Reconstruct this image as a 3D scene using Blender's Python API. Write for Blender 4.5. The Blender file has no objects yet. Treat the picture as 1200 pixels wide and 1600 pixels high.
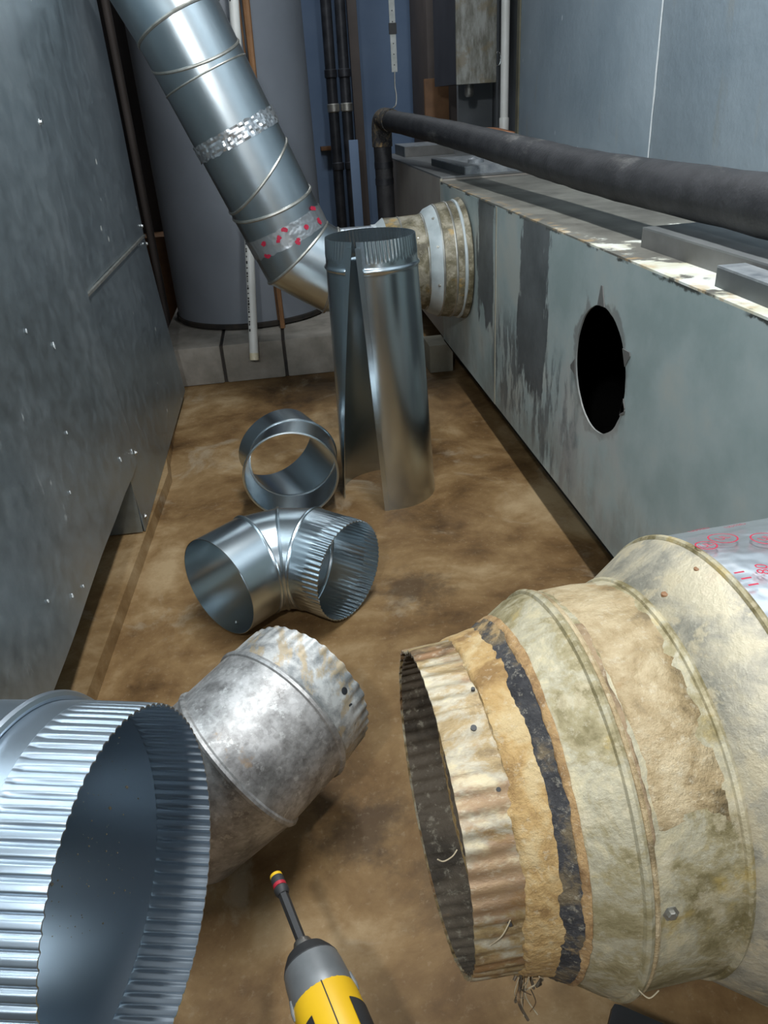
import bpy, bmesh, math, random
import numpy as np
from mathutils import Vector, Matrix, noise as mnoise
random.seed(7); RNG = np.random.default_rng(7)
SC = bpy.context.scene
COL = SC.collection
PI = math.pi

# ------------------------------------------------------------------ camera
F_PX, CAM_H = 1190.0, 0.91
R = np.array([[0.98881, -0.11672, 0.09244], [-0.13617, -0.46397, 0.87532], [-0.05989, -0.87834, -0.47427]])  # world <- (right, down, forward)
R[0] /= np.linalg.norm(R[0]); R[1] -= R[0]*(R[0]@R[1]); R[1] /= np.linalg.norm(R[1]); R[2] = np.cross(R[0], R[1])
cd = bpy.data.cameras.new('camera'); cam = bpy.data.objects.new('camera', cd); COL.objects.link(cam)
cd.sensor_fit = 'VERTICAL'; cd.sensor_height = 36.0; cd.lens = F_PX/1600*36; cd.clip_start = 0.02
mx = Matrix.Identity(4)
for i in range(3):
    mx[i][0], mx[i][1], mx[i][2] = R[i][0], -R[i][1], -R[i][2]
mx[2][3] = CAM_H
cam.matrix_world = mx
SC.camera = cam

# ------------------------------------------------------------------ light
w = bpy.data.worlds.new('world'); SC.world = w; w.use_nodes = True
w.node_tree.nodes['Background'].inputs[0].default_value = (0.75, 0.85, 1.0, 1)
w.node_tree.nodes['Background'].inputs[1].default_value = 0.15
def area(name, loc, target, sx, sy, power, color):
    l = bpy.data.lights.new(name, 'AREA'); l.shape = 'RECTANGLE'; l.size = sx; l.size_y = sy; l.energy = power; l.color = color
    o = bpy.data.objects.new(name, l); COL.objects.link(o); o.location = loc
    o.rotation_euler = (Vector(target)-Vector(loc)).to_track_quat('-Z', 'Y').to_euler()
    return o
tl = area('ceiling_tube_light', (0.36, 1.15, 2.42), (0.36, 1.15, 0), 0.10, 1.25, 35, (0.94, 0.98, 1.0)); tl.rotation_euler = (0, 0, 0)
area('work_light', (-0.28, -0.30, 1.48), (0.35, 2.2, 0.45), 0.07, 0.07, 11, (0.94, 0.98, 1.0))
area('rear_fill_light', (0.55, -1.35, 1.95), (0.2, 1.5, 0.4), 0.5, 0.5, 6.5, (0.97, 0.98, 1.0))  # added soft fill from behind the camera, not from a real doorway
fl = area('far_tube_light', (0.35, 4.7, 2.42), (0.35, 4.7, 0), 1.0, 0.16, 10, (0.88, 0.94, 1.0)); fl.rotation_euler = (0, 0, 0)
vs = SC.view_settings
vs.view_transform = 'Standard'; vs.look = 'None'; vs.gamma = 1.0; vs.use_curve_mapping = False
vs.exposure = 0.35

# ------------------------------------------------------------------ material helpers
def mk(name):
    m = bpy.data.materials.new(name); m.use_nodes = True
    return m, m.node_tree, m.node_tree.nodes['Principled BSDF']
def setin(nt, sock, v):
    if hasattr(v, 'is_output'): nt.links.new(v, sock)
    elif isinstance(v, (tuple, list)) and len(v) == 3 and sock.type == 'RGBA': sock.default_value = (*v, 1)
    else: sock.default_value = v
def POS(nt): return nt.nodes.new('ShaderNodeNewGeometry').outputs['Position']
def OBJ(nt): return nt.nodes.new('ShaderNodeTexCoord').outputs['Object']
def scalev(nt, v, s):
    n = nt.nodes.new('ShaderNodeVectorMath'); n.operation = 'MULTIPLY'; nt.links.new(v, n.inputs[0]); n.inputs[1].default_value = s; return n.outputs[0]
def noise(nt, v, scale, detail=4, rough=0.55, dist=0.0):
    n = nt.nodes.new('ShaderNodeTexNoise'); nt.links.new(v, n.inputs['Vector'])
    n.inputs['Scale'].default_value = scale; n.inputs['Detail'].default_value = detail; n.inputs['Roughness'].default_value = rough; n.inputs['Distortion'].default_value = dist
    return n.outputs['Fac']
def voro(nt, v, scale, out='Distance', feat='F1'):
    n = nt.nodes.new('ShaderNodeTexVoronoi'); n.feature = feat; nt.links.new(v, n.inputs['Vector']); n.inputs['Scale'].default_value = scale
    return n.outputs[out]
def ramp(nt, fac, stops):
    n = nt.nodes.new('ShaderNodeValToRGB'); nt.links.new(fac, n.inputs[0]); e = n.color_ramp.elements
    while len(e) < len(stops): e.new(0.5)
    for k, (p, c) in enumerate(stops):
        e[k].position = p; e[k].color = (*c, 1) if isinstance(c, (tuple, list)) else (c, c, c, 1)
    return n.outputs[0]
def MA(nt, op, a, b=0.0, c=None, clamp=False):
    n = nt.nodes.new('ShaderNodeMath'); n.operation = op; n.use_clamp = clamp
    setin(nt, n.inputs[0], a); setin(nt, n.inputs[1], b)
    if c is not None: setin(nt, n.inputs[2], c)
    return n.outputs[0]
def step(nt, v, lo, hi):
    n = nt.nodes.new('ShaderNodeMapRange'); n.interpolation_type = 'SMOOTHSTEP'; setin(nt, n.inputs[0], v)
    n.inputs[1].default_value = lo; n.inputs[2].default_value = hi; return n.outputs[0]
def mix(nt, f, a, b):
    n = nt.nodes.new('ShaderNodeMix'); n.data_type = 'RGBA'; setin(nt, n.inputs[0], f); setin(nt, n.inputs[6], a); setin(nt, n.inputs[7], b); return n.outputs[2]
def bump(nt, bs, h, strength=0.3, dist=0.01):
    n = nt.nodes.new('ShaderNodeBump'); nt.links.new(h, n.inputs['Height']); n.inputs['Strength'].default_value = strength; n.inputs['Distance'].default_value = dist
    nt.links.new(n.outputs[0], bs.inputs['Normal'])
def xyz(nt, v):
    n = nt.nodes.new('ShaderNodeSeparateXYZ'); nt.links.new(v, n.inputs[0]); return n.outputs
def band(nt, v, lo, hi, soft):       # 1 between lo and hi
    return MA(nt, 'MULTIPLY', step(nt, v, lo-soft, lo+soft), MA(nt, 'SUBTRACT', 1.0, step(nt, v, hi-soft, hi+soft)))
MATS = {}
def simple(name, c1, c2, scale=12, rough=0.5, metal=0.0, bmp=0.0, bscale=None, detail=5, rvar=0.0, spec=None):
    m, nt, bs = mk(name); p = POS(nt)
    nz = noise(nt, p, scale, detail)
    setin(nt, bs.inputs['Base Color'], ramp(nt, nz, [(0.3, c1), (0.7, c2)]))
    bs.inputs['Metallic'].default_value = metal
    if rvar: setin(nt, bs.inputs['Roughness'], ramp(nt, noise(nt, p, scale*2.3, 4), [(0.3, max(0, rough-rvar)), (0.7, min(1, rough+rvar))]))
    else: bs.inputs['Roughness'].default_value = rough
    if spec is not None: bs.inputs['Specular IOR Level'].default_value = spec
    if bmp: bump(nt, bs, noise(nt, p, bscale or scale*4, 5), bmp, 0.004)
    MATS[name] = m; return m

# new galvanised steel
def m_galv(name, c1, c2, rough, spangle=0.0, bmp=0.02, wav=0.0):
    m, nt, bs = mk(name); p = POS(nt)
    nz = noise(nt, p, 9, 3); f = nz
    if spangle:
        f = MA(nt, 'ADD', MA(nt, 'MULTIPLY', nz, 1-spangle), MA(nt, 'MULTIPLY', voro(nt, p, 90, 'Color'), spangle))
    setin(nt, bs.inputs['Base Color'], ramp(nt, f, [(0.25, c1), (0.75, c2)]))
    bs.inputs['Metallic'].default_value = 1.0
    bs.inputs['Roughness'].default_value = rough
    
    if wav or bmp: bump(nt, bs, noise(nt, p, 14 if wav else 60, 3), wav or bmp, 0.01 if wav else 0.002)
    MATS[name] = m; return m
m_galv('galv_new', (0.50, 0.57, 0.61), (0.60, 0.67, 0.71), 0.26, bmp=0.0)
m_galv('galv_duct', (0.56, 0.63, 0.66), (0.68, 0.74, 0.77), 0.29, 0.05, bmp=0.0)
m_galv('galv_collar', (0.46, 0.53, 0.60), (0.58, 0.65, 0.72), 0.36, bmp=0.0)
m_galv('foil', (0.72, 0.74, 0.76), (0.84, 0.86, 0.88), 0.30, 0.0, 0.0, 0.9)
MATS['foil'].node_tree.nodes['Principled BSDF'].inputs['Metallic'].default_value = 0.9
simple('bead_dull', (0.34, 0.33, 0.29), (0.52, 0.51, 0.47), 30, 0.45, 0.85)

def m_plenum():
    m, nt, bs = mk('plenum_metal'); p = POS(nt)
    big = noise(nt, p, 2.2, 4); fine = noise(nt, p, 26, 7, 0.65)
    f = MA(nt, 'ADD', MA(nt, 'MULTIPLY', big, 0.6), MA(nt, 'MULTIPLY', fine, 0.4))
    base = ramp(nt, f, [(0.36, (0.24, 0.285, 0.31)), (0.52, (0.33, 0.385, 0.415)), (0.66, (0.43, 0.485, 0.515))])
    scr = step(nt, noise(nt, scalev(nt, p, (1, 1.0, 0.45)), 24, 7, 0.7), 0.64, 0.72)
    spot = MA(nt, 'MULTIPLY', MA(nt, 'SUBTRACT', 1.0, step(nt, voro(nt, p, 17), 0.09, 0.15)), step(nt, noise(nt, p, 6, 2), 0.53, 0.60))
    msk = MA(nt, 'MAXIMUM', MA(nt, 'MULTIPLY', scr, 0.30), spot)
    setin(nt, bs.inputs['Base Color'], mix(nt, msk, base, (0.62, 0.62, 0.58)))
    setin(nt, bs.inputs['Metallic'], MA(nt, 'SUBTRACT', 0.85, MA(nt, 'MULTIPLY', msk, 0.8)))
    setin(nt, bs.inputs['Roughness'], ramp(nt, fine, [(0.3, 0.30), (0.7, 0.46)]))
    bump(nt, bs, noise(nt, p, 90, 4), 0.08, 0.002)
    MATS['plenum_metal'] = m
m_plenum()

def m_oldgalv():
    m, nt, bs = mk('galv_old'); p = POS(nt)
    v = voro(nt, p, 190, 'Color'); nz = noise(nt, p, 22, 8, 0.7)
    f = MA(nt, 'ADD', MA(nt, 'MULTIPLY', nz, 0.9), MA(nt, 'MULTIPLY', v, 0.1))
    base = ramp(nt, f, [(0.36, (0.24, 0.23, 0.22)), (0.48, (0.40, 0.39, 0.38)), (0.60, (0.58, 0.57, 0.56))])
    rust = step(nt, noise(nt, p, 19, 5, 0.6), 0.63, 0.70)
    white = step(nt, noise(nt, p, 60, 6, 0.7), 0.58, 0.64)
    c = mix(nt, MA(nt, 'MULTIPLY', rust, 0.6), base, (0.40, 0.25, 0.12))
    c = mix(nt, MA(nt, 'MULTIPLY', white, 0.6), c, (0.72, 0.72, 0.70))
    setin(nt, bs.inputs['Base Color'], c)
    setin(nt, bs.inputs['Metallic'], MA(nt, 'SUBTRACT', 0.72, MA(nt, 'MULTIPLY', rust, 0.6)))
    setin(nt, bs.inputs['Roughness'], ramp(nt, nz, [(0.3, 0.36), (0.7, 0.58)]))
    bump(nt, bs, noise(nt, p, 70, 5), 0.25, 0.002)
    MATS['galv_old'] = m
m_oldgalv()
def m_crimp_old():
    m, nt, bs = mk('crimp_stained'); p = POS(nt)
    c = ramp(nt, noise(nt, p, 26, 7, 0.7), [(0.40, (0.24, 0.25, 0.25)), (0.5, (0.42, 0.42, 0.41)), (0.6, (0.62, 0.62, 0.60))])
    st = step(nt, noise(nt, scalev(nt, p, (1.5, 0.5, 1.5)), 34, 6, 0.65), 0.50, 0.62)
    c = mix(nt, MA(nt, 'MULTIPLY', st, 0.7), c, (0.48, 0.36, 0.20))
    setin(nt, bs.inputs['Base Color'], c); bs.inputs['Metallic'].default_value = 0.5; bs.inputs['Roughness'].default_value = 0.5
    bump(nt, bs, noise(nt, p, 80, 5), 0.25, 0.002); MATS['crimp_stained'] = m
m_crimp_old()

def m_dusty(name, stops, rust=(0.36, 0.19, 0.07), rlo=0.60, cream=0.0, metal=0.25, rough=0.62, scale=16, bmp=0.5, streak=(1, 1, 1), bscale=70):
    m, nt, bs = mk(name); p = scalev(nt, POS(nt), streak)
    nz = noise(nt, p, scale, 7, 0.65, 0.4)
    c = ramp(nt, nz, [(0.5+(q-0.5)*0.6, k) for q, k in stops])
    rm = step(nt, noise(nt, p, scale*0.8, 5, 0.6), rlo, rlo+0.10)
    c = mix(nt, MA(nt, 'MULTIPLY', rm, 0.75), c, rust)
    if cream:
        cm = step(nt, noise(nt, p, scale*1.4, 6, 0.65), 0.54, 0.62)
        c = mix(nt, MA(nt, 'MULTIPLY', cm, cream), c, (0.55, 0.47, 0.32))
    gr = step(nt, noise(nt, p, scale*6, 6, 0.75), 0.54, 0.66)
    c = mix(nt, MA(nt, 'MULTIPLY', gr, 0.32), c, (0.62, 0.56, 0.43))
    setin(nt, bs.inputs['Base Color'], c); bs.inputs['Metallic'].default_value = metal; bs.inputs['Roughness'].default_value = rough
    bump(nt, bs, noise(nt, p, bscale, 6, 0.7), bmp, 0.004)
    MATS[name] = m
m_dusty('crimp_rusty', [(0.28, (0.123, 0.077, 0.038)), (0.45, (0.312, 0.223, 0.105)), (0.56, (0.377, 0.331, 0.245)), (0.70, (0.525, 0.439, 0.280))], rust=(0.25, 0.13, 0.055), rlo=0.54, metal=0.25, rough=0.52, streak=(0.6, 1, 1), scale=30, bmp=0.35)
m_dusty('sealant_tan', [(0.3, (0.270, 0.155, 0.056)), (0.5, (0.468, 0.301, 0.120)), (0.7, (0.558, 0.413, 0.216))], rlo=0.64, metal=0, rough=0.85, bmp=0.9, scale=30, bscale=120)
m_dusty('tar_black', [(0.3, (0.025, 0.024, 0.027)), (0.5, (0.05, 0.048, 0.05)), (0.66, (0.16, 0.12, 0.07))], rust=(0.50, 0.33, 0.14), rlo=0.60, metal=0, rough=0.8, bmp=0.9, scale=34, bscale=150)
m_dusty('rust_edge', [(0.3, (0.20, 0.11, 0.045)), (0.6, (0.40, 0.25, 0.11))], metal=0, rough=0.85, bmp=0.8, scale=40)
m_dusty('cone_mottled', [(0.30, (0.185, 0.150, 0.068)), (0.46, (0.319, 0.269, 0.150)), (0.56, (0.386, 0.348, 0.245)), (0.70, (0.504, 0.435, 0.279))], rust=(0.40, 0.29, 0.09), rlo=0.58, cream=0.45, metal=0.2, rough=0.6, scale=24)
m_dusty('mastic_band', [(0.30, (0.202, 0.148, 0.077)), (0.46, (0.353, 0.257, 0.133)), (0.68, (0.487, 0.382, 0.231))], rust=(0.36, 0.22, 0.09), rlo=0.62, cream=0.3, metal=0.08, rough=0.55, bmp=0.9, scale=22)
m_dusty('cone_cream', [(0.30, (0.277, 0.261, 0.211)), (0.48, (0.403, 0.363, 0.279)), (0.66, (0.521, 0.458, 0.326))], rust=(0.50, 0.42, 0.30), rlo=0.62, cream=0.8, metal=0.25, rough=0.5, bmp=0.5, scale=24)
m_dusty('duct_inside', [(0.3, (0.05, 0.038, 0.026)), (0.6, (0.13, 0.10, 0.07))], metal=0.2, rough=0.7, bmp=0.5)
m_dusty('collar_mastic', [(0.30, (0.07, 0.058, 0.03)), (0.5, (0.16, 0.14, 0.085)), (0.7, (0.32, 0.29, 0.22))], rust=(0.42, 0.27, 0.08), rlo=0.62, metal=0.1, rough=0.5)
m_dusty('stain_brown', [(0.3, (0.15, 0.10, 0.055)), (0.6, (0.30, 0.21, 0.12))], metal=0, rough=0.8, bmp=0.6, scale=40)
simple('collar_white', (0.34, 0.39, 0.40), (0.56, 0.61, 0.62), 14, 0.4, 0.1)

def m_floor():
    m, nt, bs = mk('stained_concrete'); p = POS(nt); X, Y, Z = xyz(nt, p)
    a = noise(nt, p, 2.0, 8, 0.60, 0.9); b = noise(nt, p, 6.5, 9, 0.68, 0.4)
    f = MA(nt, 'ADD', MA(nt, 'MULTIPLY', a, 0.6), MA(nt, 'MULTIPLY', b, 0.4))
    c = ramp(nt, f, [(0.37, (0.060, 0.032, 0.013)), (0.46, (0.145, 0.082, 0.033)), (0.53, (0.215, 0.132, 0.058)), (0.62, (0.34, 0.24, 0.13))])
    pale = step(nt, noise(nt, p, 4.5, 9, 0.68, 0.8), 0.55, 0.66)
    c = mix(nt, MA(nt, 'MULTIPLY', pale, 0.45), c, (0.33, 0.275, 0.195))
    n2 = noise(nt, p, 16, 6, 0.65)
    for (sx, sy, r, k) in [(0.195, 1.323, 0.10, 0.75), (0.02, 0.745, 0.085, 0.8), (0.30, 2.0, 0.13, 0.3), (0.13, 0.62, 0.10, 0.5), (-0.17, 1.05, 0.11, 0.5), (0.16, 2.35, 0.16, 0.4)]:  # dark stains; the spot beside the old elbow is shadow put into the colour
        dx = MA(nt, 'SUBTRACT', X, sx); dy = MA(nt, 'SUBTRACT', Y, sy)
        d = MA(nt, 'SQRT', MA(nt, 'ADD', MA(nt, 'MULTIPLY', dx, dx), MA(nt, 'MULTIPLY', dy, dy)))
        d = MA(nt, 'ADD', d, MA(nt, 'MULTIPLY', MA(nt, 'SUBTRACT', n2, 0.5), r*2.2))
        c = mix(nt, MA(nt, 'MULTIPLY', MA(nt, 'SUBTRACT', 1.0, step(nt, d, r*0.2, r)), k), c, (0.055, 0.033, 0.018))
    sp = step(nt, noise(nt, p, 90, 5, 0.7), 0.55, 0.68)
    c = mix(nt, MA(nt, 'MULTIPLY', sp, 0.14), c, (0.45, 0.36, 0.24))
    setin(nt, bs.inputs['Base Color'], c)
    setin(nt, bs.inputs['Roughness'], ramp(nt, a, [(0.3, 0.42), (0.7, 0.7)]))
    bs.inputs['Specular IOR Level'].default_value = 0.2
    bump(nt, bs, noise(nt, p, 45, 6), 0.25, 0.004)
    MATS['floor'] = m
m_floor()

def m_trunk_side():
    m, nt, bs = mk('trunk_paint_side'); p = POS(nt); X, Y, Z = xyz(nt, p)
    n1 = noise(nt, p, 8, 6, 0.65); n2 = noise(nt, scalev(nt, p, (1, 1, 0.3)), 22, 6, 0.65)
    c = ramp(nt, noise(nt, p, 5, 5), [(0.38, (0.29, 0.36, 0.355)), (0.5, (0.36, 0.425, 0.42)), (0.62, (0.42, 0.45, 0.42))])
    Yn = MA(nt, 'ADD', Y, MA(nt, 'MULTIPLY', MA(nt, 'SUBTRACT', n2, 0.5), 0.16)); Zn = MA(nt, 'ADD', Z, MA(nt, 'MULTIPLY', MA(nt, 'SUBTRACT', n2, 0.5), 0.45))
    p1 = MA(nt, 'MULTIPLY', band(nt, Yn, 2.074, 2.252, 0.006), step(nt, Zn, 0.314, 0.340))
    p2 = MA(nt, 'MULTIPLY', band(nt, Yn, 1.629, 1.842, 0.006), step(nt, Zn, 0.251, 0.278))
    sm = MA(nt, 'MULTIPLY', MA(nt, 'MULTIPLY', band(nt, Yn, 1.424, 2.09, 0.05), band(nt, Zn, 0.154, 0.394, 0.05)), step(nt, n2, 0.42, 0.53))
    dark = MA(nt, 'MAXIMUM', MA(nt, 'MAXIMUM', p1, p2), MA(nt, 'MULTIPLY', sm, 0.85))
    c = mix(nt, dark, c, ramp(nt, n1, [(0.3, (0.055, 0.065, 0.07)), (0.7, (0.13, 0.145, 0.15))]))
    # torn ring of bare grey and dust around the hole
    dy = MA(nt, 'SUBTRACT', Y, 1.3234); dz = MA(nt, 'SUBTRACT', Z, 0.4392)
    d = MA(nt, 'SQRT', MA(nt, 'ADD', MA(nt, 'MULTIPLY', dy, dy), MA(nt, 'MULTIPLY', dz, dz)))
    dn = MA(nt, 'ADD', d, MA(nt, 'MULTIPLY', MA(nt, 'SUBTRACT', noise(nt, p, 18, 3), 0.5), 0.10))
    c = mix(nt, MA(nt, 'MULTIPLY', MA(nt, 'SUBTRACT', 1.0, step(nt, dn, 0.123, 0.136)), 0.7), c, (0.17, 0.165, 0.155))
    dust = MA(nt, 'MULTIPLY', MA(nt, 'MULTIPLY', band(nt, Yn, 1.184, 1.531, 0.06), band(nt, Zn, 0.145, 0.358, 0.05)), step(nt, n1, 0.40, 0.62))
    c = mix(nt, MA(nt, 'MULTIPLY', dust, 0.55), c, (0.42, 0.41, 0.39))
    brown = MA(nt, 'MULTIPLY', MA(nt, 'SUBTRACT', 1.0, step(nt, Zn, 0.118, 0.278)), step(nt, n1, 0.38, 0.6))
    c = mix(nt, MA(nt, 'MULTIPLY', brown, 0.5), c, (0.20, 0.185, 0.16))
    edge = MA(nt, 'MULTIPLY', step(nt, MA(nt, 'ADD', Z, MA(nt, 'MULTIPLY', MA(nt, 'SUBTRACT', noise(nt, p, 60, 5, 0.7), 0.5), 0.02)), 0.6455, 0.6495), step(nt, noise(nt, p, 9, 4), 0.50, 0.56))
    c = mix(nt, edge, c, (0.05, 0.055, 0.05))
    setin(nt, bs.inputs['Base Color'], c); bs.inputs['Roughness'].default_value = 0.5
    bump(nt, bs, noise(nt, p, 30, 5), 0.12, 0.004)
    MATS['trunk_side'] = m
m_trunk_side()
def m_trunk_top():
    m, nt, bs = mk('trunk_paint_top'); p = POS(nt); X, Y, Z = xyz(nt, p)
    n1 = noise(nt, p, 7, 7, 0.65, 0.3); n2 = noise(nt, p, 3, 4)
    c = ramp(nt, n1, [(0.36, (0.105, 0.10, 0.085)), (0.64, (0.22, 0.215, 0.185))])
    q = MA(nt, 'ADD', MA(nt, 'MULTIPLY', MA(nt, 'SUBTRACT', n1, 0.5), 2.4), MA(nt, 'MULTIPLY', MA(nt, 'SUBTRACT', 1.27, Y), 0.75))
    cream = step(nt, q, -0.05, 0.08)
    c = mix(nt, cream, c, ramp(nt, noise(nt, p, 14, 5), [(0.35, (0.56, 0.53, 0.38)), (0.6, (0.72, 0.74, 0.68))]))
    edge = MA(nt, 'MULTIPLY', MA(nt, 'SUBTRACT', 1.0, step(nt, X, 0.570, 0.598)), step(nt, noise(nt, p, 26, 5), 0.50, 0.60))
    c = mix(nt, MA(nt, 'MULTIPLY', edge, 0.55), c, (0.50, 0.33, 0.15))
    setin(nt, bs.inputs['Base Color'], c); bs.inputs['Roughness'].default_value = 0.55
    bump(nt, bs, n1, 0.15, 0.004); MATS['trunk_top'] = m
m_trunk_top()
def m_blue_panel():
    m, nt, bs = mk('blue_paint'); p = POS(nt)
    n1 = noise(nt, p, 3.0, 5); n2 = noise(nt, scalev(nt, p, (1, 1, 0.25)), 12, 5)
    c = ramp(nt, n1, [(0.36, (0.27, 0.335, 0.385)), (0.64, (0.35, 0.42, 0.47))])
    c = mix(nt, MA(nt, 'MULTIPLY', step(nt, n2, 0.60, 0.72), 0.4), c, (0.36, 0.36, 0.32))
    chip = MA(nt, 'SUBTRACT', 1.0, step(nt, voro(nt, scalev(nt, p, (1, 1, 0.5)), 16), 0.05, 0.085))
    c = mix(nt, MA(nt, 'MULTIPLY', chip, step(nt, noise(nt, p, 5, 2), 0.52, 0.58)), c, (0.62, 0.68, 0.72))
    setin(nt, bs.inputs['Base Color'], c); bs.inputs['Roughness'].default_value = 0.38
    bump(nt, bs, noise(nt, p, 24, 6, 0.6), 0.3, 0.006); MATS['blue_panel'] = m
m_blue_panel()
def m_insul():
    m, nt, bs = mk('pipe_insulation'); p = POS(nt); X, Y, Z = xyz(nt, p)
    c = ramp(nt, noise(nt, p, 20, 5), [(0.3, (0.016, 0.016, 0.018)), (0.7, (0.04, 0.04, 0.043))])
    d = MA(nt, 'MULTIPLY', step(nt, noise(nt, scalev(nt, p, (1, 0.35, 1)), 9, 7, 0.7), 0.56, 0.70), step(nt, Z, 0.72, 0.82))
    c = mix(nt, MA(nt, 'MULTIPLY', d, 0.6), c, (0.26, 0.25, 0.23))
    setin(nt, bs.inputs['Base Color'], c); bs.inputs['Roughness'].default_value = 0.6
    bump(nt, bs, noise(nt, p, 130, 4), 0.5, 0.003); MATS['insulation'] = m
m_insul()
simple('tank_paint', (0.155, 0.170, 0.195), (0.19, 0.207, 0.235), 4, 0.42, 0.0, 0.05, 8)
simple('tank_rim', (0.012, 0.012, 0.012), (0.04, 0.03, 0.022), 25, 0.7)
simple('concrete_block', (0.17, 0.155, 0.13), (0.33, 0.30, 0.26), 9, 0.85, 0, 0.6, 60)
simple('concrete_pale', (0.27, 0.25, 0.19), (0.40, 0.37, 0.29), 9, 0.85, 0, 0.5, 60)
simple('pvc_white', (0.66, 0.66, 0.62), (0.78, 0.78, 0.75), 8, 0.35)
simple('pvc_yellowed', (0.62, 0.52, 0.30), (0.74, 0.68, 0.52), 18, 0.5)
simple('ink_black', (0.02, 0.02, 0.02), (0.05, 0.05, 0.05), 20, 0.6)
simple('wood_brown', (0.16, 0.075, 0.03), (0.28, 0.14, 0.06), 10, 0.6, 0, 0.3)
simple('brown_board', (0.085, 0.07, 0.063), (0.12, 0.098, 0.088), 5, 0.65)
simple('brown_dark', (0.02, 0.017, 0.016), (0.045, 0.038, 0.034), 5, 0.7)
simple('wall_blue', (0.15, 0.235, 0.38), (0.20, 0.29, 0.44), 3, 0.6, 0, 0.15, 20)
simple('wall_dim', (0.14, 0.15, 0.16), (0.21, 0.22, 0.23), 3, 0.8)
simple('ceiling_paint', (0.36, 0.38, 0.40), (0.44, 0.46, 0.48), 3, 0.9)
simple('recess_grey', (0.20, 0.22, 0.235), (0.27, 0.29, 0.305), 5, 0.6)
simple('olive_trim', (0.10, 0.09, 0.055), (0.16, 0.15, 0.10), 10, 0.6)
simple('ebox_face', (0.22, 0.22, 0.19), (0.40, 0.39, 0.34), 12, 0.55, 0.1)
def m_ebox():
    m, nt, bs = mk('ebox_face'); p = POS(nt)
    c = ramp(nt, noise(nt, scalev(nt, p, (1, 1, 0.25)), 26, 7, 0.7), [(0.40, (0.16, 0.155, 0.125)), (0.5, (0.27, 0.27, 0.24)), (0.60, (0.38, 0.385, 0.36))])
    st = step(nt, noise(nt, p, 9, 6, 0.65), 0.50, 0.62)
    c = mix(nt, MA(nt, 'MULTIPLY', st, 0.6), c, (0.24, 0.19, 0.11))
    setin(nt, bs.inputs['Base Color'], c); bs.inputs['Roughness'].default_value = 0.55; MATS['ebox_face'] = m
m_ebox()
simple('ebox_side', (0.045, 0.045, 0.053), (0.065, 0.065, 0.075), 8, 0.55)
simple('copper', (0.33, 0.15, 0.08), (0.45, 0.22, 0.12), 12, 0.5, 0.5)
simple('dark_steel', (0.018, 0.02, 0.024), (0.05, 0.052, 0.06), 14, 0.45, 0.3)
simple('lid_grey', (0.144, 0.151, 0.151), (0.238, 0.245, 0.245), 10, 0.45, 0.3)
simple('lid_brown', (0.122, 0.119, 0.112), (0.194, 0.191, 0.184), 14, 0.5, 0.2)
simple('lid_dark', (0.079, 0.090, 0.094), (0.137, 0.148, 0.151), 10, 0.5, 0.3)
simple('lid_speckle', (0.180, 0.202, 0.223), (0.396, 0.418, 0.432), 40, 0.45, 0.3)
simple('trunk_far', (0.27, 0.24, 0.21), (0.35, 0.325, 0.29), 6, 0.6)
simple('trunk_interior', (0.008, 0.008, 0.008), (0.016, 0.015, 0.014), 8, 0.95, spec=0.05)  # near-black: the shade seen through the hole is put into the colour
simple('white_strap', (0.40, 0.42, 0.40), (0.58, 0.60, 0.58), 30, 0.6)
simple('red_ink', (0.42, 0.015, 0.045), (0.52, 0.03, 0.07), 30, 0.45)
simple('caulk', (0.55, 0.60, 0.62), (0.75, 0.78, 0.78), 40, 0.4)
simple('tool_yellow', (0.72, 0.42, 0.010), (0.82, 0.50, 0.015), 14, 0.45)
simple('tool_black', (0.018, 0.018, 0.019), (0.035, 0.035, 0.036), 20, 0.55)
simple('tool_grey', (0.20, 0.21, 0.215), (0.29, 0.30, 0.305), 22, 0.45, 0.5)
simple('tool_steel', (0.20, 0.18, 0.16), (0.36, 0.33, 0.30), 30, 0.35, 0.9)
simple('tool_red', (0.35, 0.015, 0.03), (0.45, 0.02, 0.04), 20, 0.4)
simple('screw_steel', (0.6, 0.6, 0.58), (0.75, 0.75, 0.73), 30, 0.25, 1.0)
simple('fibre', (0.30, 0.24, 0.16), (0.50, 0.42, 0.28), 40, 0.9)
simple('pad_concrete', (0.20, 0.125, 0.065), (0.30, 0.215, 0.125), 9, 0.75, 0, 0.4, 50)
simple('case_black', (0.012, 0.013, 0.014), (0.024, 0.025, 0.027), 18, 0.5, 0, 0.15, 120)

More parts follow.
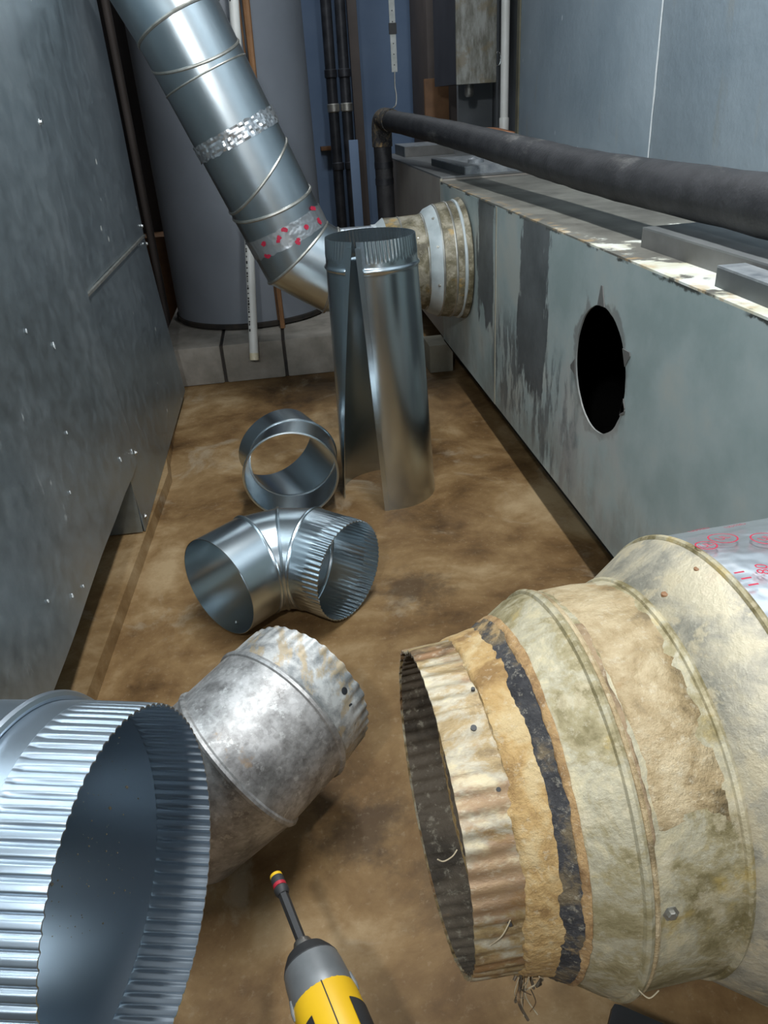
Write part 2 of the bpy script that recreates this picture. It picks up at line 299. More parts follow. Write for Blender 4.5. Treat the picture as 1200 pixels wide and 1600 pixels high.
# ------------------------------------------------------------------ geometry helpers
def NV(v): v = np.array(v, float); return v/np.linalg.norm(v)
def root(name, loc, label, cat, group=None, kind=None):
    o = bpy.data.objects.new(name, None); o.empty_display_size = 0.05; COL.objects.link(o); o.location = loc
    return tag(o, label, cat, group, kind)
def tag(o, label=None, cat=None, group=None, kind=None):
    if label: o['label'] = label
    if cat: o['category'] = cat
    if group: o['group'] = group
    if kind: o['kind'] = kind
    return o
def mesh(name, verts, faces, mat, parent=None, smooth=True, angle=35, label=None):
    off = np.zeros(3)
    par = parent
    while par is not None:
        off += np.array(par.location); par = par.parent
    V = np.asarray(verts, float)-off
    o = None
    me = bpy.data.meshes.new(name)
    loc = np.zeros(3)
    if parent is None or parent.type == 'MESH' or True:
        loc = (V.min(0)+V.max(0))/2; loc[2] = V[:, 2].min(); V = V-loc
    me.from_pydata([tuple(v) for v in V], [], [tuple(f) for f in faces]); me.update()
    bm = bmesh.new(); bm.from_mesh(me); bmesh.ops.recalc_face_normals(bm, faces=bm.faces); bm.to_mesh(me); bm.free()
    if smooth:
        me.polygons.foreach_set('use_smooth', [True]*len(me.polygons))
        me.set_sharp_from_angle(angle=math.radians(angle))
    me.materials.append(MATS[mat])
    o = bpy.data.objects.new(name, me); COL.objects.link(o); o.location = loc
    if parent is not None: o.parent = parent
    if label: o['label'] = label
    return o
def frame(axis, up=(0, 0, 1)):
    d = NV(axis); a = np.cross(d, up)
    if np.linalg.norm(a) < 1e-3: a = np.cross(d, (1, 0, 0))
    a = NV(a); return d, a, np.cross(a, d)          # axis, side, up-ish
def loft(rings, wrap=True, caps=False, closed=False):
    n = len(rings[0]); V = np.vstack(rings); Fc = []
    m = len(rings)
    for i in range(m if closed else m-1):
        a, b = i*n, ((i+1) % m)*n
        for j in range(n if wrap else n-1):
            k = (j+1) % n; Fc.append((a+j, a+k, b+k, b+j))
    if caps: Fc.append(tuple(range(n))[::-1]); Fc.append(tuple(range((m-1)*n, m*n)))
    return V, Fc
def cring(c, axis, r, n=72, nc=0, amp=0.0, phase=0.0, jit=0.0, seed=0):
    d, a, b = frame(axis); t = np.linspace(0, 2*PI, n, endpoint=False)
    rr = np.full(n, r)
    if nc: rr = rr+amp*np.tanh(2.0*np.cos(nc*t+phase))
    if jit:
        rr = rr+np.array([mnoise.noise(Vector((math.cos(x)*4, math.sin(x)*4, seed))) for x in t])*jit
    return np.asarray(c, float)+rr[:, None]*(np.cos(t)[:, None]*a+np.sin(t)[:, None]*b)
def lathe(c0, axis, prof, n=72, nc=0, th=0.0012, jit=0.0):
    """sheet-metal tube: prof = [(t, r, crimp_amp)], returns a closed double wall"""
    d = NV(axis); outer = []; inner = []
    for k, q in enumerate(prof):
        amp = q[2] if len(q) > 2 else 0
        outer.append(cring(np.asarray(c0)+d*q[0], d, q[1], n, nc, amp, jit=jit, seed=k*0.13))
        inner.append(cring(np.asarray(c0)+d*q[0], d, q[1]-th, n, nc, amp, jit=jit, seed=k*0.13))
    return loft(outer+inner[::-1], closed=True)
def solid(c0, axis, prof, n=32):
    d = NV(axis)
    return loft([cring(np.asarray(c0)+d*t, d, max(r, 1e-4), n) for t, r in prof], caps=True)
def bead(ring, br=0.003, k=8, sink=0.25):
    c = ring.mean(0); n = len(ring); V = []; 
    for i in range(n):
        t = NV(ring[(i+1) % n]-ring[i-1]); o = ring[i]-c; o = NV(o-t*(o@t)); b = np.cross(t, o)
        for j in range(k):
            an = 2*PI*j/k; V.append(ring[i]+o*(br*math.cos(an)-br*sink)+b*br*math.sin(an))
    Fc = []
    for i in range(n):
        for j in range(k):
            i2, j2 = (i+1) % n, (j+1) % k
            Fc.append((i*k+j, i2*k+j, i2*k+j2, i*k+j2))
    return np.array(V), Fc
def mitre(P, radii, n=72):
    """rings of a segmented elbow along the points P; interior rings lie in the mitre planes"""
    P = [np.array(p, float) for p in P]; D = [NV(P[i+1]-P[i]) for i in range(len(P)-1)]
    t = np.linspace(0, 2*PI, n, endpoint=False); out = []
    a = frame(D[0])[1]
    for i, p in enumerate(P):
        d = D[max(i-1, 0)]
        if i >= 2:
            ax = np.cross(D[i-2], D[i-1]); s = np.linalg.norm(ax)
            if s > 1e-6: a = np.array(Matrix.Rotation(math.asin(min(1, s)), 3, Vector(ax/s)) @ Vector(a))
        b = np.cross(a, d); mm = d if i in (0, len(P)-1) else D[i-1]+D[i]
        u = np.cos(t)[:, None]*a+np.sin(t)[:, None]*b; r = radii[i] if hasattr(radii, '__len__') else radii
        s = -(u@mm)*r/(d@mm)
        out.append(p+u*r+s[:, None]*d)
    return out
def shell(r0, r1, th=0.0012, steps=1):
    """double-walled gore between two rings"""
    rs = [r0+(r1-r0)*k/steps for k in range(steps+1)]
    ins = []
    for r in rs:
        c = r.mean(0); ins.append(c+(r-c)*(1-th/np.linalg.norm(r-c, axis=1).mean()))
    return loft(rs+ins[::-1], closed=True)
def obl(c, axis, r, sl, sm, sr, side, front, n=72):
    """ring round a straight tube, its axial offset sl on the left flank, sm in front, sr on the right flank"""
    d = NV(axis); side = NV(side); front = NV(front); t = np.linspace(0, 2*PI, n, endpoint=False)
    s0 = (sl+sr)/2; ks = (sr-sl)/2; kf = sm-s0
    return np.array([np.asarray(c)+r*(math.cos(x)*side+math.sin(x)*front)+d*(s0+ks*math.cos(x)+kf*math.sin(x)) for x in t])
def boxm(name, lo, hi, mat, parent=None, rz=0.0, bev=0.0, pivot=None, label=None):
    lo, hi = np.array(lo, float), np.array(hi, float)
    bm = bmesh.new(); bmesh.ops.create_cube(bm, size=1)
    for v in bm.verts:
        v.co = Vector(((lo[0]+hi[0])/2+v.co.x*(hi[0]-lo[0]), (lo[1]+hi[1])/2+v.co.y*(hi[1]-lo[1]), (lo[2]+hi[2])/2+v.co.z*(hi[2]-lo[2])))
    if bev: bmesh.ops.bevel(bm, geom=bm.edges[:], offset=bev, segments=2, affect='EDGES', profile=0.6)
    if rz:
        pv = Vector(pivot) if pivot is not None else Vector((lo+hi)/2)
        bmesh.ops.rotate(bm, verts=bm.verts, cent=pv, matrix=Matrix.Rotation(rz, 3, 'Z'))
    bm.verts.index_update()
    V = [tuple(v.co) for v in bm.verts]; Fc = [tuple(v.index for v in f.verts) for f in bm.faces]; bm.free()
    return mesh(name, V, Fc, mat, parent, smooth=bool(bev), angle=40, label=label)
def tube(name, pts, r, mat, parent=None, n=16, label=None, caps=True):
    P = [np.array(p, float) for p in pts]; rings = []
    T = [NV((P[min(i+1, len(P)-1)]-P[max(i-1, 0)])) for i in range(len(P))]
    a = frame(T[0])[1]; t = np.linspace(0, 2*PI, n, endpoint=False)
    for i, p in enumerate(P):
        a = NV(a-T[i]*(a@T[i])); b = np.cross(a, T[i]); rr = r[i] if hasattr(r, '__len__') else r
        rings.append(p+rr*(np.cos(t)[:, None]*a+np.sin(t)[:, None]*b))
    V, Fc = loft(rings, caps=caps)
    return mesh(name, V, Fc, mat, parent, label=label)
def spline(pts, k=8):
    P = [np.array(p, float) for p in pts]; out = []
    for i in range(len(P)-1):
        p0, p1, p2, p3 = P[max(i-1, 0)], P[i], P[i+1], P[min(i+2, len(P)-1)]
        for j in range(k):
            t = j/k; out.append(0.5*((2*p1)+(-p0+p2)*t+(2*p0-5*p1+4*p2-p3)*t*t+(-p0+3*p1-3*p2+p3)*t**3))
    out.append(P[-1]); return out
def screw(p, nrm, parent, s=0.005, mat='screw_steel'):
    d = NV(nrm); V, Fc = solid(np.array(p)-d*0.0006, d, [(0, s*1.25), (0.0010, s*1.25), (0.00101, s*0.72), (s*0.75, s*0.72), (s*0.85, s*0.55)], 6 if s > 0.003 else 8)
    return mesh('screw', V, Fc, mat, parent, angle=25)
def quadgrid(fn, nu, nv):
    V = [fn(i/nu, j/nv) for j in range(nv+1) for i in range(nu+1)]
    Fc = [(j*(nu+1)+i, j*(nu+1)+i+1, (j+1)*(nu+1)+i+1, (j+1)*(nu+1)+i) for j in range(nv) for i in range(nu)]
    return V, Fc
def slab(fn, nu, nv, off):
    """a sheet fn(u,v) given the thickness vector off"""
    V, Fc = quadgrid(fn, nu, nv); V = np.array(V); n = len(V); W = V+np.asarray(off)
    Fc2 = [tuple(i+n for i in f[::-1]) for f in Fc]
    edge = [i for i in range(nu+1)]+[(j+1)*(nu+1)-1 for j in range(1, nv+1)]+[nv*(nu+1)+i for i in range(nu-1, -1, -1)]+[j*(nu+1) for j in range(nv-1, 0, -1)]
    S = [(edge[k], edge[(k+1) % len(edge)], edge[(k+1) % len(edge)]+n, edge[k]+n) for k in range(len(edge))]
    return np.vstack([V, W]), Fc+Fc2+S
_txt = {}
def text_polys(s, size):
    cu = bpy.data.curves.new('t', 'FONT'); cu.body = s; cu.size = size; cu.align_x = 'CENTER'; cu.align_y = 'CENTER'; cu.resolution_u = 3
    ob = bpy.data.objects.new('t', cu); COL.objects.link(ob)
    dg = bpy.context.evaluated_depsgraph_get(); me = ob.evaluated_get(dg).to_mesh()
    V = [tuple(v.co)[:2] for v in me.vertices]; Fc = [tuple(p.vertices) for p in me.polygons]
    ob.evaluated_get(dg).to_mesh_clear(); bpy.data.objects.remove(ob); bpy.data.curves.remove(cu)
    return V, Fc
def annulus_polys(rx, ry, wd, n=28):
    V = []; Fc = []
    for i in range(n):
        a = 2*PI*i/n; V += [(rx*math.cos(a), ry*math.sin(a)), ((rx-wd)*math.cos(a), (ry-wd)*math.sin(a))]
    for i in range(n): k = (i+1) % n; Fc.append((2*i, 2*k, 2*k+1, 2*i+1))
    return V, Fc

# ------------------------------------------------------------------ room shell
def struct(o): o['kind'] = 'structure'; return o
struct(boxm('floor', (-1.5, -1.6, -0.05), (1.3, 6.1, 0), 'floor'))
struct(boxm('ceiling', (-1.5, -1.6, 2.5), (1.3, 6.1, 2.55), 'ceiling_paint'))
struct(boxm('wall_left', (-1.55, -1.6, 0), (-1.5, 6.1, 2.5), 'wall_dim'))
struct(boxm('wall_front', (-1.5, -1.65, 0), (1.3, -1.6, 2.5), 'wall_dim'))
struct(boxm('wall_back', (-1.5, 6.1, 0), (1.3, 6.15, 2.5), 'wall_blue'))
wr = struct(boxm('wall_right', (1.2, -1.6, 0), (1.3, 6.1, 2.5), 'recess_grey'))
# painted sheet panels in front of the right wall
boxm('panel', (1.0, 2.134, 0.0), (1.2, 3.33, 2.5), 'blue_panel', wr, bev=0.003)
boxm('panel', (1.0, -1.6, 0.0), (1.2, 2.128, 2.5), 'blue_panel', wr, bev=0.003)
rg = []
for k in range(90):
    z = 0.6+1.9*k/89; wv = 0.0045+0.005*mnoise.noise(Vector((z*14, 3, 0)))
    yy = 2.131+0.003*mnoise.noise(Vector((z*9, 0, 0)))
    rg.append(np.array([(0.9995, yy-wv, z), (0.9975, yy, z), (0.9995, yy+wv, z), (1.001, yy, z)]))
V, Fc = loft(rg, caps=True); mesh('seam_caulk', V, Fc, 'caulk', wr, label='ragged white caulk line in the panel seam')
struct(boxm('trim_1', (0.996, 3.332, 0.0), (1.03, 3.365, 2.5), 'olive_trim'))

# ------------------------------------------------------------------ left plenum
pl = root('air_plenum', (-0.9, 1.2, 0.031), 'tall scuffed grey sheet metal plenum along the left edge', 'plenum')
def wavy(x, amp):
    def f(y, z): return x+amp*mnoise.noise(Vector((y*1.7, z*1.5, 4.0)))+amp*0.5*mnoise.noise(Vector((y*5, z*4, 9.0)))
    return f
def lean(z): return 0.026*max(0.0, (0.57-z)/0.40)**1.2
w1 = wavy(-0.435, 0.005)
V, Fc = slab(lambda u, v: (w1(-0.5+2.27*u, 0.175+2.16*v)+lean(0.175+2.16*v)+0.009*max(0, 1-abs((u-0.955)/0.045))*min(1, 0.35+v), -0.5+2.27*u+0.010*math.sin(v*9)*(u > 0.99), 0.175+2.16*v), 50, 60, (-0.003, 0, 0))
mesh('side_sheet', V, Fc, 'plenum_metal', pl, label='near side sheet, scratched and flecked with white')
w2 = wavy(-0.442, 0.003)
V, Fc = slab(lambda u, v: (w2(1.70+1.005*u, 0.572+1.76*v), 1.70+1.005*u, 0.572+1.76*v), 24, 34, (-0.003, 0, 0))
mesh('side_sheet', V, Fc, 'plenum_metal', pl)
V, Fc = slab(lambda u, v: (-0.441+lean(0.032+0.536*v), 1.665+0.05*v+1.04*u-0.045*u*v, 0.032+0.536*v), 16, 16, (-0.003, 0, 0))
mesh('lower_panel', V, Fc, 'plenum_metal', pl, label='lower side panel, leaning out towards the floor')
boxm('seam_strip', (-0.441, 1.70, 0.5665), (-0.4345, 2.70, 0.573), 'bead_dull', pl)
boxm('end_flap', (-0.80, 1.659, 0.034), (-0.409, 1.663, 0.20), 'plenum_metal', pl)
boxm('casing', (-1.35, -0.5, 0.14), (-0.452, 2.70, 2.33), 'plenum_metal', pl)
boxm('casing', (-1.35, 1.67, 0.032), (-0.452, 2.69, 0.14), 'plenum_metal', pl)
for (y, z, x) in [(1.72, 0.912, -0.431), (2.685, 0.545, -0.434), (2.685, 0.60, -0.4375), (1.755, 0.20, -0.406), (1.69, 0.06, -0.402)]:
    screw((x, y, z), (1, 0, 0), pl, 0.006)
for (y, z, r_) in [(1.44, 0.552, 0.0055), (1.62, 0.243, 0.006), (1.73, 0.215, 0.003), (1.36, 0.412, 0.003), (1.27, 0.335, 0.0025), (1.11, 0.13+0.09, 0.003), (1.17, 0.20, 0.0025), (1.02, 0.272, 0.0025), (1.32, 0.61, 0.003)]:
    m0 = 9; V = []
    for i in range(m0):
        a_ = 2*PI*i/m0; q = r_*random.uniform(0.6, 1.25); y_, z_ = y+q*0.8*math.cos(a_), z+q*1.3*math.sin(a_); V.append((w1(y_, z_)+lean(z_)+0.009*max(0, 1-abs(((y_+0.5)/2.27-0.955)/0.045))*min(1, 0.35+(z_-0.175)/2.16)+0.0008, y_, z_))
    V = V+[(x+0.0012, y_, z_) for x, y_, z_ in V]
    mesh('paint_chip', V, [tuple(range(m0)), tuple(range(m0, 2*m0))]+[(i, (i+1) % m0, (i+1) % m0+m0, i+m0) for i in range(m0)], 'caulk', pl, smooth=False)
pts = [(-1.4, -1.0), (-0.455, -1.0), (-0.425, 1.0), (-0.382, 2.0), (-0.40, 2.12), (-0.43, 2.75), (-1.4, 2.75)]
V = [(x, y, 0.0) for x, y in pts]+[(x-(0.006 if x > -1 else 0), y, 0.03) for x, y in pts]; n = len(pts)
tag(mesh('concrete_plinth', V, [tuple(range(n))[::-1], tuple(range(n, 2*n))]+[(i, (i+1) % n, (i+1) % n+n, i+n) for i in range(n)], 'floor', smooth=False),
    'low brown stained concrete plinth under the left plenum', 'plinth')

# ------------------------------------------------------------------ trunk box on the right
tr = root('trunk_duct', (0.8, 1.3, 0.0), 'long grey green painted trunk duct with a round hole', 'trunk duct')
def holed(name, y0, y1, z0, z1, cy, cz, r, x0, th, mat, parent):
    ang = set(2*PI*k/64 for k in range(64))
    for (yy, zz) in [(y0, z0), (y1, z0), (y0, z1), (y1, z1)]: ang.add(math.atan2(zz-cz, yy-cy) % (2*PI))
    ang = sorted(ang); V = []; n = len(ang)
    for lay in (0, th):
        for q in range(2):
            for k, a in enumerate(ang):
                c, s = math.cos(a), math.sin(a)
                if q == 0:
                    rr = r*(1+0.012*mnoise.noise(Vector((c*5, s*5, 1)))); V.append((x0+lay, cy+rr*c, cz+rr*s))
                else:
                    t = min([((y1-cy)/c if c > 1e-9 else (y0-cy)/c if c < -1e-9 else 1e9), ((z1-cz)/s if s > 1e-9 else (z0-cz)/s if s < -1e-9 else 1e9)])
                    V.append((x0+lay, cy+t*c, cz+t*s))
    Fc = []
    for k in range(n):
        j = (k+1) % n
        Fc += [(k, j, n+j, n+k), (2*n+k, 3*n+k, 3*n+j, 2*n+j), (k, 2*n+k, 2*n+j, j), (n+k, n+j, 3*n+j, 3*n+k)]
    return mesh(name, V, Fc, mat, parent, angle=30)
holed('side_panel', -0.6, 2.0515, 0.111, 0.652, 1.3234, 0.4392, 0.1193, 0.5634, 0.003, 'trunk_side', tr)
boxm('side_panel', (0.5625, 2.0577, 0.111), (0.566, 2.777, 0.652), 'trunk_side', tr)
boxm('seam_strip', (0.5623, 2.0506, 0.111), (0.5638, 2.0595, 0.650), 'concrete_pale', tr, label='pale vertical seam strip')
boxm('top_panel', (0.5634, -0.6, 0.652), (0.960, 2.777, 0.6555), 'trunk_top', tr)
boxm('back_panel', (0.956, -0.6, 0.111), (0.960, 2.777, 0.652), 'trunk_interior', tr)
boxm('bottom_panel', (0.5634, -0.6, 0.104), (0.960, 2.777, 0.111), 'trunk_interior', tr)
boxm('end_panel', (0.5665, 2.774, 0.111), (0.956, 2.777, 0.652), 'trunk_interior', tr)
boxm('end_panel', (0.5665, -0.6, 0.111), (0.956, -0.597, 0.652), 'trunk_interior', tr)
for y_ in (0.1, 0.9, 1.8): boxm('foot', (0.72, y_, 0.0), (0.92, y_+0.12, 0.104), 'brown_dark', tr)
# bent sheet tabs at the hole edge
for a, ln in [(86, 0.036), (152, 0.026), (-166, 0.012), (-14, 0.025), (196, 0.014)]:
    a = math.radians(a); c, s = math.cos(a), math.sin(a); P0 = np.array([0.5626, 1.3234, 0.4392])
    ra = np.array([0, c, s]); ta = np.array([0, -s, c])
    V = [P0+ra*0.1195-ta*0.016, P0+ra*0.1195+ta*0.016, P0+ra*(0.1195+ln)+ta*0.0035, P0+ra*(0.1195+ln)-ta*0.0035]
    V = V+[v+np.array([-0.0016, 0, 0]) for v in V]
    mesh('bent_tab', V, [(0, 1, 2, 3), (4, 7, 6, 5), (0, 4, 5, 1), (1, 5, 6, 2), (2, 6, 7, 3), (3, 7, 4, 0)], 'lid_brown', tr, smooth=False)
tf = root('trunk_duct', (0.75, 3.5, 0.0), 'far brown grey section of trunk duct behind the black pipe elbow', 'trunk duct')
boxm('side_panel', (0.566, 2.784, 0.111), (0.5714, 4.254, 0.6626), 'trunk_far', tf)
boxm('top_panel', (0.566, 2.784, 0.6626), (0.960, 4.254, 0.668), 'lid_grey', tf)
boxm('end_panel', (0.5714, 4.249, 0.111), (0.960, 4.254, 0.6626), 'trunk_far', tf)
boxm('casing', (0.574, 2.786, 0.106), (0.958, 4.246, 0.6616), 'trunk_far', tf)
boxm('joint_strip', (0.5625, 2.778, 0.111), (0.5714, 2.784, 0.6626), 'concrete_pale', tf)
for y_ in (2.9, 3.9): boxm('foot', (0.72, y_, 0.0), (0.92, y_+0.12, 0.106), 'brown_dark', tf)

def pan_lid(label, lo, hi, mats, rz=0.0, knob=False):
    c = (np.array(lo)+np.array(hi))/2; t = root('pan_lid', (c[0], c[1], lo[2]), label, 'lid', 'pan lids on the trunk duct')
    boxm('top_sheet', (lo[0], lo[1], hi[2]-0.003), hi, mats[0], t, rz, pivot=c)
    boxm('flange', (lo[0], lo[1], lo[2]), (lo[0]+0.004, hi[1], hi[2]-0.003), mats[1], t, rz, pivot=c)
    boxm('flange', (hi[0]-0.004, lo[1], lo[2]), (hi[0], hi[1], hi[2]-0.003), mats[1], t, rz, pivot=c)
    boxm('flange', (lo[0]+0.004, lo[1], lo[2]), (hi[0]-0.004, lo[1]+0.004, hi[2]-0.003), mats[2], t, rz, pivot=c)
    boxm('flange', (lo[0]+0.004, hi[1]-0.004, lo[2]), (hi[0]-0.004, hi[1], hi[2]-0.003), mats[2], t, rz, pivot=c)
    if knob:
        V, Fc = solid((c[0]-0.03, c[1]-0.12, hi[2]), (0, 0, 1), [(0, 0.030), (0.012, 0.028), (0.02, 0.012)], 16); mesh('lump', V, Fc, 'lid_speckle', t, label='lump of pale sealant')
    return t
pan_lid('grey pan lid with a deep brown flange under the black pipe', (0.639, 0.40, 0.6557), (0.853, 1.335, 0.689), ('lid_grey', 'lid_brown', 'lid_brown'), rz=0.025)
pan_lid('narrow dark pan strip beside the nearest edge of trunk duct', (0.583, 0.374, 0.6557), (0.623, 1.010, 0.684), ('lid_speckle', 'lid_dark', 'lid_dark'), rz=-0.02)
pan_lid('pale speckled pan lid beyond the flared branch collar', (0.643, 2.795, 0.6683), (0.868, 3.31, 0.6946), ('lid_speckle', 'lid_dark', 'lid_speckle'), rz=0.03, knob=True)
pan_lid('farthest grey pan lid behind the black pipe elbow', (0.623, 3.90, 0.6683), (0.863, 4.20, 0.714), ('lid_speckle', 'lid_dark', 'lid_brown'))

# black insulated pipe
pp = root('insulated_pipe', (0.515, 3.84, 0.0), 'thick black insulated pipe running over the trunk duct', 'pipe')
run = spline([(0.6898, -0.8, 0.754), (0.687, 0.445, 0.748), (0.6853, 1.068, 0.747), (0.679, 1.691, 0.748), (0.6595, 2.225, 0.7667), (0.6257, 2.937, 0.7943), (0.527, 3.765, 0.8326)], 14)
tube('pipe_run', run, [0.0423+0.0022*mnoise.noise(Vector((k*0.45, 2, 0))) for k in range(len(run))], 'insulation', pp, 28)
tube('elbow', spline([(0.5358, 3.685, 0.830), (0.5215, 3.818, 0.8343), (0.5135, 3.840, 0.8032), (0.5118, 3.840, 0.7231)], 8), 0.0463, 'tar_black', pp, 24)
tube('drop_leg', [(0.5118, 3.840, 0.7587), (0.5126, 3.836, 0.634), (0.5144, 3.836, 0.367), (0.5144, 3.836, 0.0)], 0.0410, 'insulation', pp, 24)
for z in (0.634, 0.563):
    V, Fc = lathe((0.5126, 3.836, z), (0, 0, 1), [(0, 0.0432), (0.027, 0.0432)], 32); mesh('wrap_band', V, Fc, 'dark_steel', pp)

# support blocks under the far collar
tag(boxm('support_block', (0.497, 2.72, 0.0), (0.585, 2.86, 0.1035), 'concrete_pale', None, bev=0.004), 'pale block standing on the floor under the trunk duct joint', 'block')

# ------------------------------------------------------------------ tank, blocks, drain pipe
tk = root('storage_tank', (-0.145, 3.36, 0.145), 'big blue grey cylindrical tank behind the slanted duct', 'tank')
V, Fc = lathe((-0.145, 3.36, 0.165), (0, 0, 1), [(0, 0.320), (0.6, 0.320), (1.2, 0.320), (1.75, 0.320)], 96, th=0.004); mesh('shell', V, Fc, 'tank_paint', tk)
V, Fc = solid((-0.145, 3.36, 0.146), (0, 0, 1), [(0, 0.300), (0.006, 0.326), (0.022, 0.328), (0.026, 0.318)], 96); mesh('base_rim', V, Fc, 'tank_rim', tk, label='black rusted base rim')
V, Fc = solid((-0.145, 3.36, 1.90), (0, 0, 1), [(0, 0.32), (0.03, 0.30), (0.06, 0.2), (0.075, 0.02)], 64); mesh('dome', V, Fc, 'tank_paint', tk)
an = math.radians(-72)
tube('weld_seam', [(-0.145+0.3205*math.cos(an), 3.36+0.3205*math.sin(an), z) for z in (0.17, 0.9, 1.8)], 0.0035, 'wood_brown', tk, 8, label='rusty vertical seam')
pd = root('tank_base', (-0.15, 3.1, 0.0), 'row of concrete blocks carrying the blue grey tank', 'block base')
for (x0, x1) in [(-0.50, -0.272), (-0.262, -0.040), (-0.030, 0.26)]:
    boxm('block', (x0, 2.85, 0.0), (x1, 3.78, 0.145), 'concrete_block', pd, bev=0.008)
boxm('joint', (-0.272, 2.862, 0.0), (-0.262, 3.77, 0.140), 'tank_rim', pd); boxm('joint', (-0.040, 2.862, 0.0), (-0.030, 3.77, 0.140), 'tank_rim', pd)
dp = root('drain_pipe', (-0.147, 2.83, 0.09), 'white plastic drain pipe hanging in front of the tank', 'pipe')
tube('pipe', [(-0.0525, 2.995, 1.6), (-0.060, 2.985, 1.22), (-0.103, 2.93, 0.60), (-0.147, 2.815, 0.115)], 0.0165, 'pvc_white', dp, 20)
tube('pipe_end', [(-0.147, 2.815, 0.115), (-0.149, 2.809, 0.09)], 0.0168, 'pvc_yellowed', dp, 20)
def wrapmark(name, polys, base, axis, r, ang0, rot, mat, parent, lift=0.0006, flip=False):
    """flat print wrapped on a tube; base = point on axis, ang0 measured from the frame's side vector"""
    d, a, b = frame(axis); V2, Fc = polys; c, s = math.cos(rot), math.sin(rot); out = []
    for (x, y) in V2:
        t, q = x*c-y*s, x*s+y*c; th = ang0+q/r
        out.append(np.asarray(base)+d*t+(r+lift)*(math.cos(th)*a+math.sin(th)*b))
    return mesh(name, out, Fc, mat, parent, smooth=False)
axv = np.array([-0.147+0.103, 2.815-2.93, 0.115-0.60]); 
Vt, Ft = [], []
x = 0.0
while x < 0.40:
    w0 = random.uniform(0.004, 0.010); h = random.uniform(0.0022, 0.0042); k = len(Vt)
    Vt += [(x, -h), (x+w0, -h), (x+w0, h), (x, h)]; Ft.append((k, k+1, k+2, k+3)); x += w0+random.choice([0.002, 0.003, 0.012])
d_, a_, b_ = frame(axv); camdir = NV(np.array([0, 0, 0.9])-np.array([-0.12, 2.9, 0.4])); angc = math.atan2(camdir@b_, camdir@a_)
lside = 1 if (math.cos(angc+0.6)*a_+math.sin(angc+0.6)*b_)[0] < (math.cos(angc-0.6)*a_+math.sin(angc-0.6)*b_)[0] else -1
wrapmark('printed_marking', (Vt, Ft), np.array([-0.103, 2.93, 0.60])+NV(axv)*0.02, axv, 0.0165, angc+0.75*lside, 0, 'ink_black', dp)
axu = np.array([-0.060+0.0525, -0.01, 1.22-1.6])
d_, a_, b_ = frame(axu); angc = math.atan2(camdir@b_, camdir@a_)
lside = 1 if (math.cos(angc+0.6)*a_+math.sin(angc+0.6)*b_)[0] < (math.cos(angc-0.6)*a_+math.sin(angc-0.6)*b_)[0] else -1
wrapmark('printed_marking', (Vt, Ft), np.array([-0.0525, 2.995, 1.6])+NV(axu)*0.0, axu, 0.0165, angc+0.75*lside, 0, 'ink_black', dp)
tag(tube('wooden_lath', [(-0.012, 3.02, 1.7), (-0.022, 3.02, 1.22), (-0.030, 3.02, 0.80), (-0.032, 3.02, 0.146)], [0.014, 0.013, 0.010, 0.010], 'wood_brown', None, 8), 'thin brown wooden lath beside the white drain pipe', 'lath')

# ------------------------------------------------------------------ far slanted duct run with elbow and flared collar
fd = root('slanted_duct', (0.3, 2.46, 0.27), 'shiny slanted duct run with elbow and flared collar on the trunk', 'duct')
DY = 2.458; DS = 0.89; ax = np.array([-0.378, 0, 0.926]); ax = NV(ax)
def DP(s): return np.array([0.0049, DY, 0.6154])+ax*s*DS          # along the slanted axis
RD = 0.1228
J2 = DP(-0.123); J1 = np.array([0.1424, DY, 0.4517]); A0 = np.array([0.298, DY, 0.4517]); TOP = DP(0.615)
TOP2 = TOP+NV((-0.45, 0.22, 0.88))*0.22
rg = mitre([A0, J1, J2, TOP, TOP2], RD, 96)
side = np.array([0.926, 0, 0.378]); front = np.array([0, -1, 0])
for k in range(2): 
    V, Fc = shell(rg[k], rg[k+1]); mesh('gore', V, Fc, 'galv_duct', fd)
V, Fc = shell(rg[2], rg[3]); mesh('straight_section', V, Fc, 'galv_duct', fd)
V, Fc = shell(rg[3], rg[4]); mesh('upper_section', V, Fc, 'galv_duct', fd)
for r_ in (rg[1], rg[2], rg[3]): 
    V, Fc = bead(r_, 0.005); mesh('seam_bead', V, Fc, 'bead_dull', fd)
for (l, m_, r_, br) in [(0.545, 0.490, 0.504, 0.0045), (0.464, 0.465, 0.462, 0.003), (0.092, 0.125, 0.204, 0.0045), (0.069, 0.035, 0.043, 0.0055)]:
    V, Fc = bead(obl(DP(0), ax, RD, l*DS, m_*DS, r_*DS, side, front, 96), br); mesh('seam_bead', V, Fc, 'bead_dull', fd)
def foil_band(s0, s1, amp, ns, name, parent, na=120, cut=None):
    rows = []
    for k in range(ns+1):
        s = s0+(s1-s0)*k/ns
        ring = cring(DP(s), ax, RD+0.0012, na)
        for i in range(na):
            j = mnoise.noise(Vector((i*0.55, k*1.3, s0*50)))
            e = (0.006*mnoise.noise(Vector((i*0.35, k*9.0, 2)))) if k in (0, ns) else 0
            ring[i] = ring[i]+NV(ring[i]-DP(s))*amp*(j+0.6)+ax*e
        rows.append(ring)
    V, Fc = loft(rows); return mesh(name, V, Fc, 'foil', parent, angle=6, label='crumpled foil tape')
foil_band(0.258, 0.309, 0.0042, 7, 'foil_tape', fd)
foil_band(-0.075, -0.012, 0.0010, 6, 'foil_tape', fd)
dd, aa, bb = frame(ax); fa = math.atan2(np.dot(front, bb), np.dot(front, aa)); sg = 1 if np.dot(math.cos(fa+0.3)*aa+math.sin(fa+0.3)*bb, side) > 0 else -1
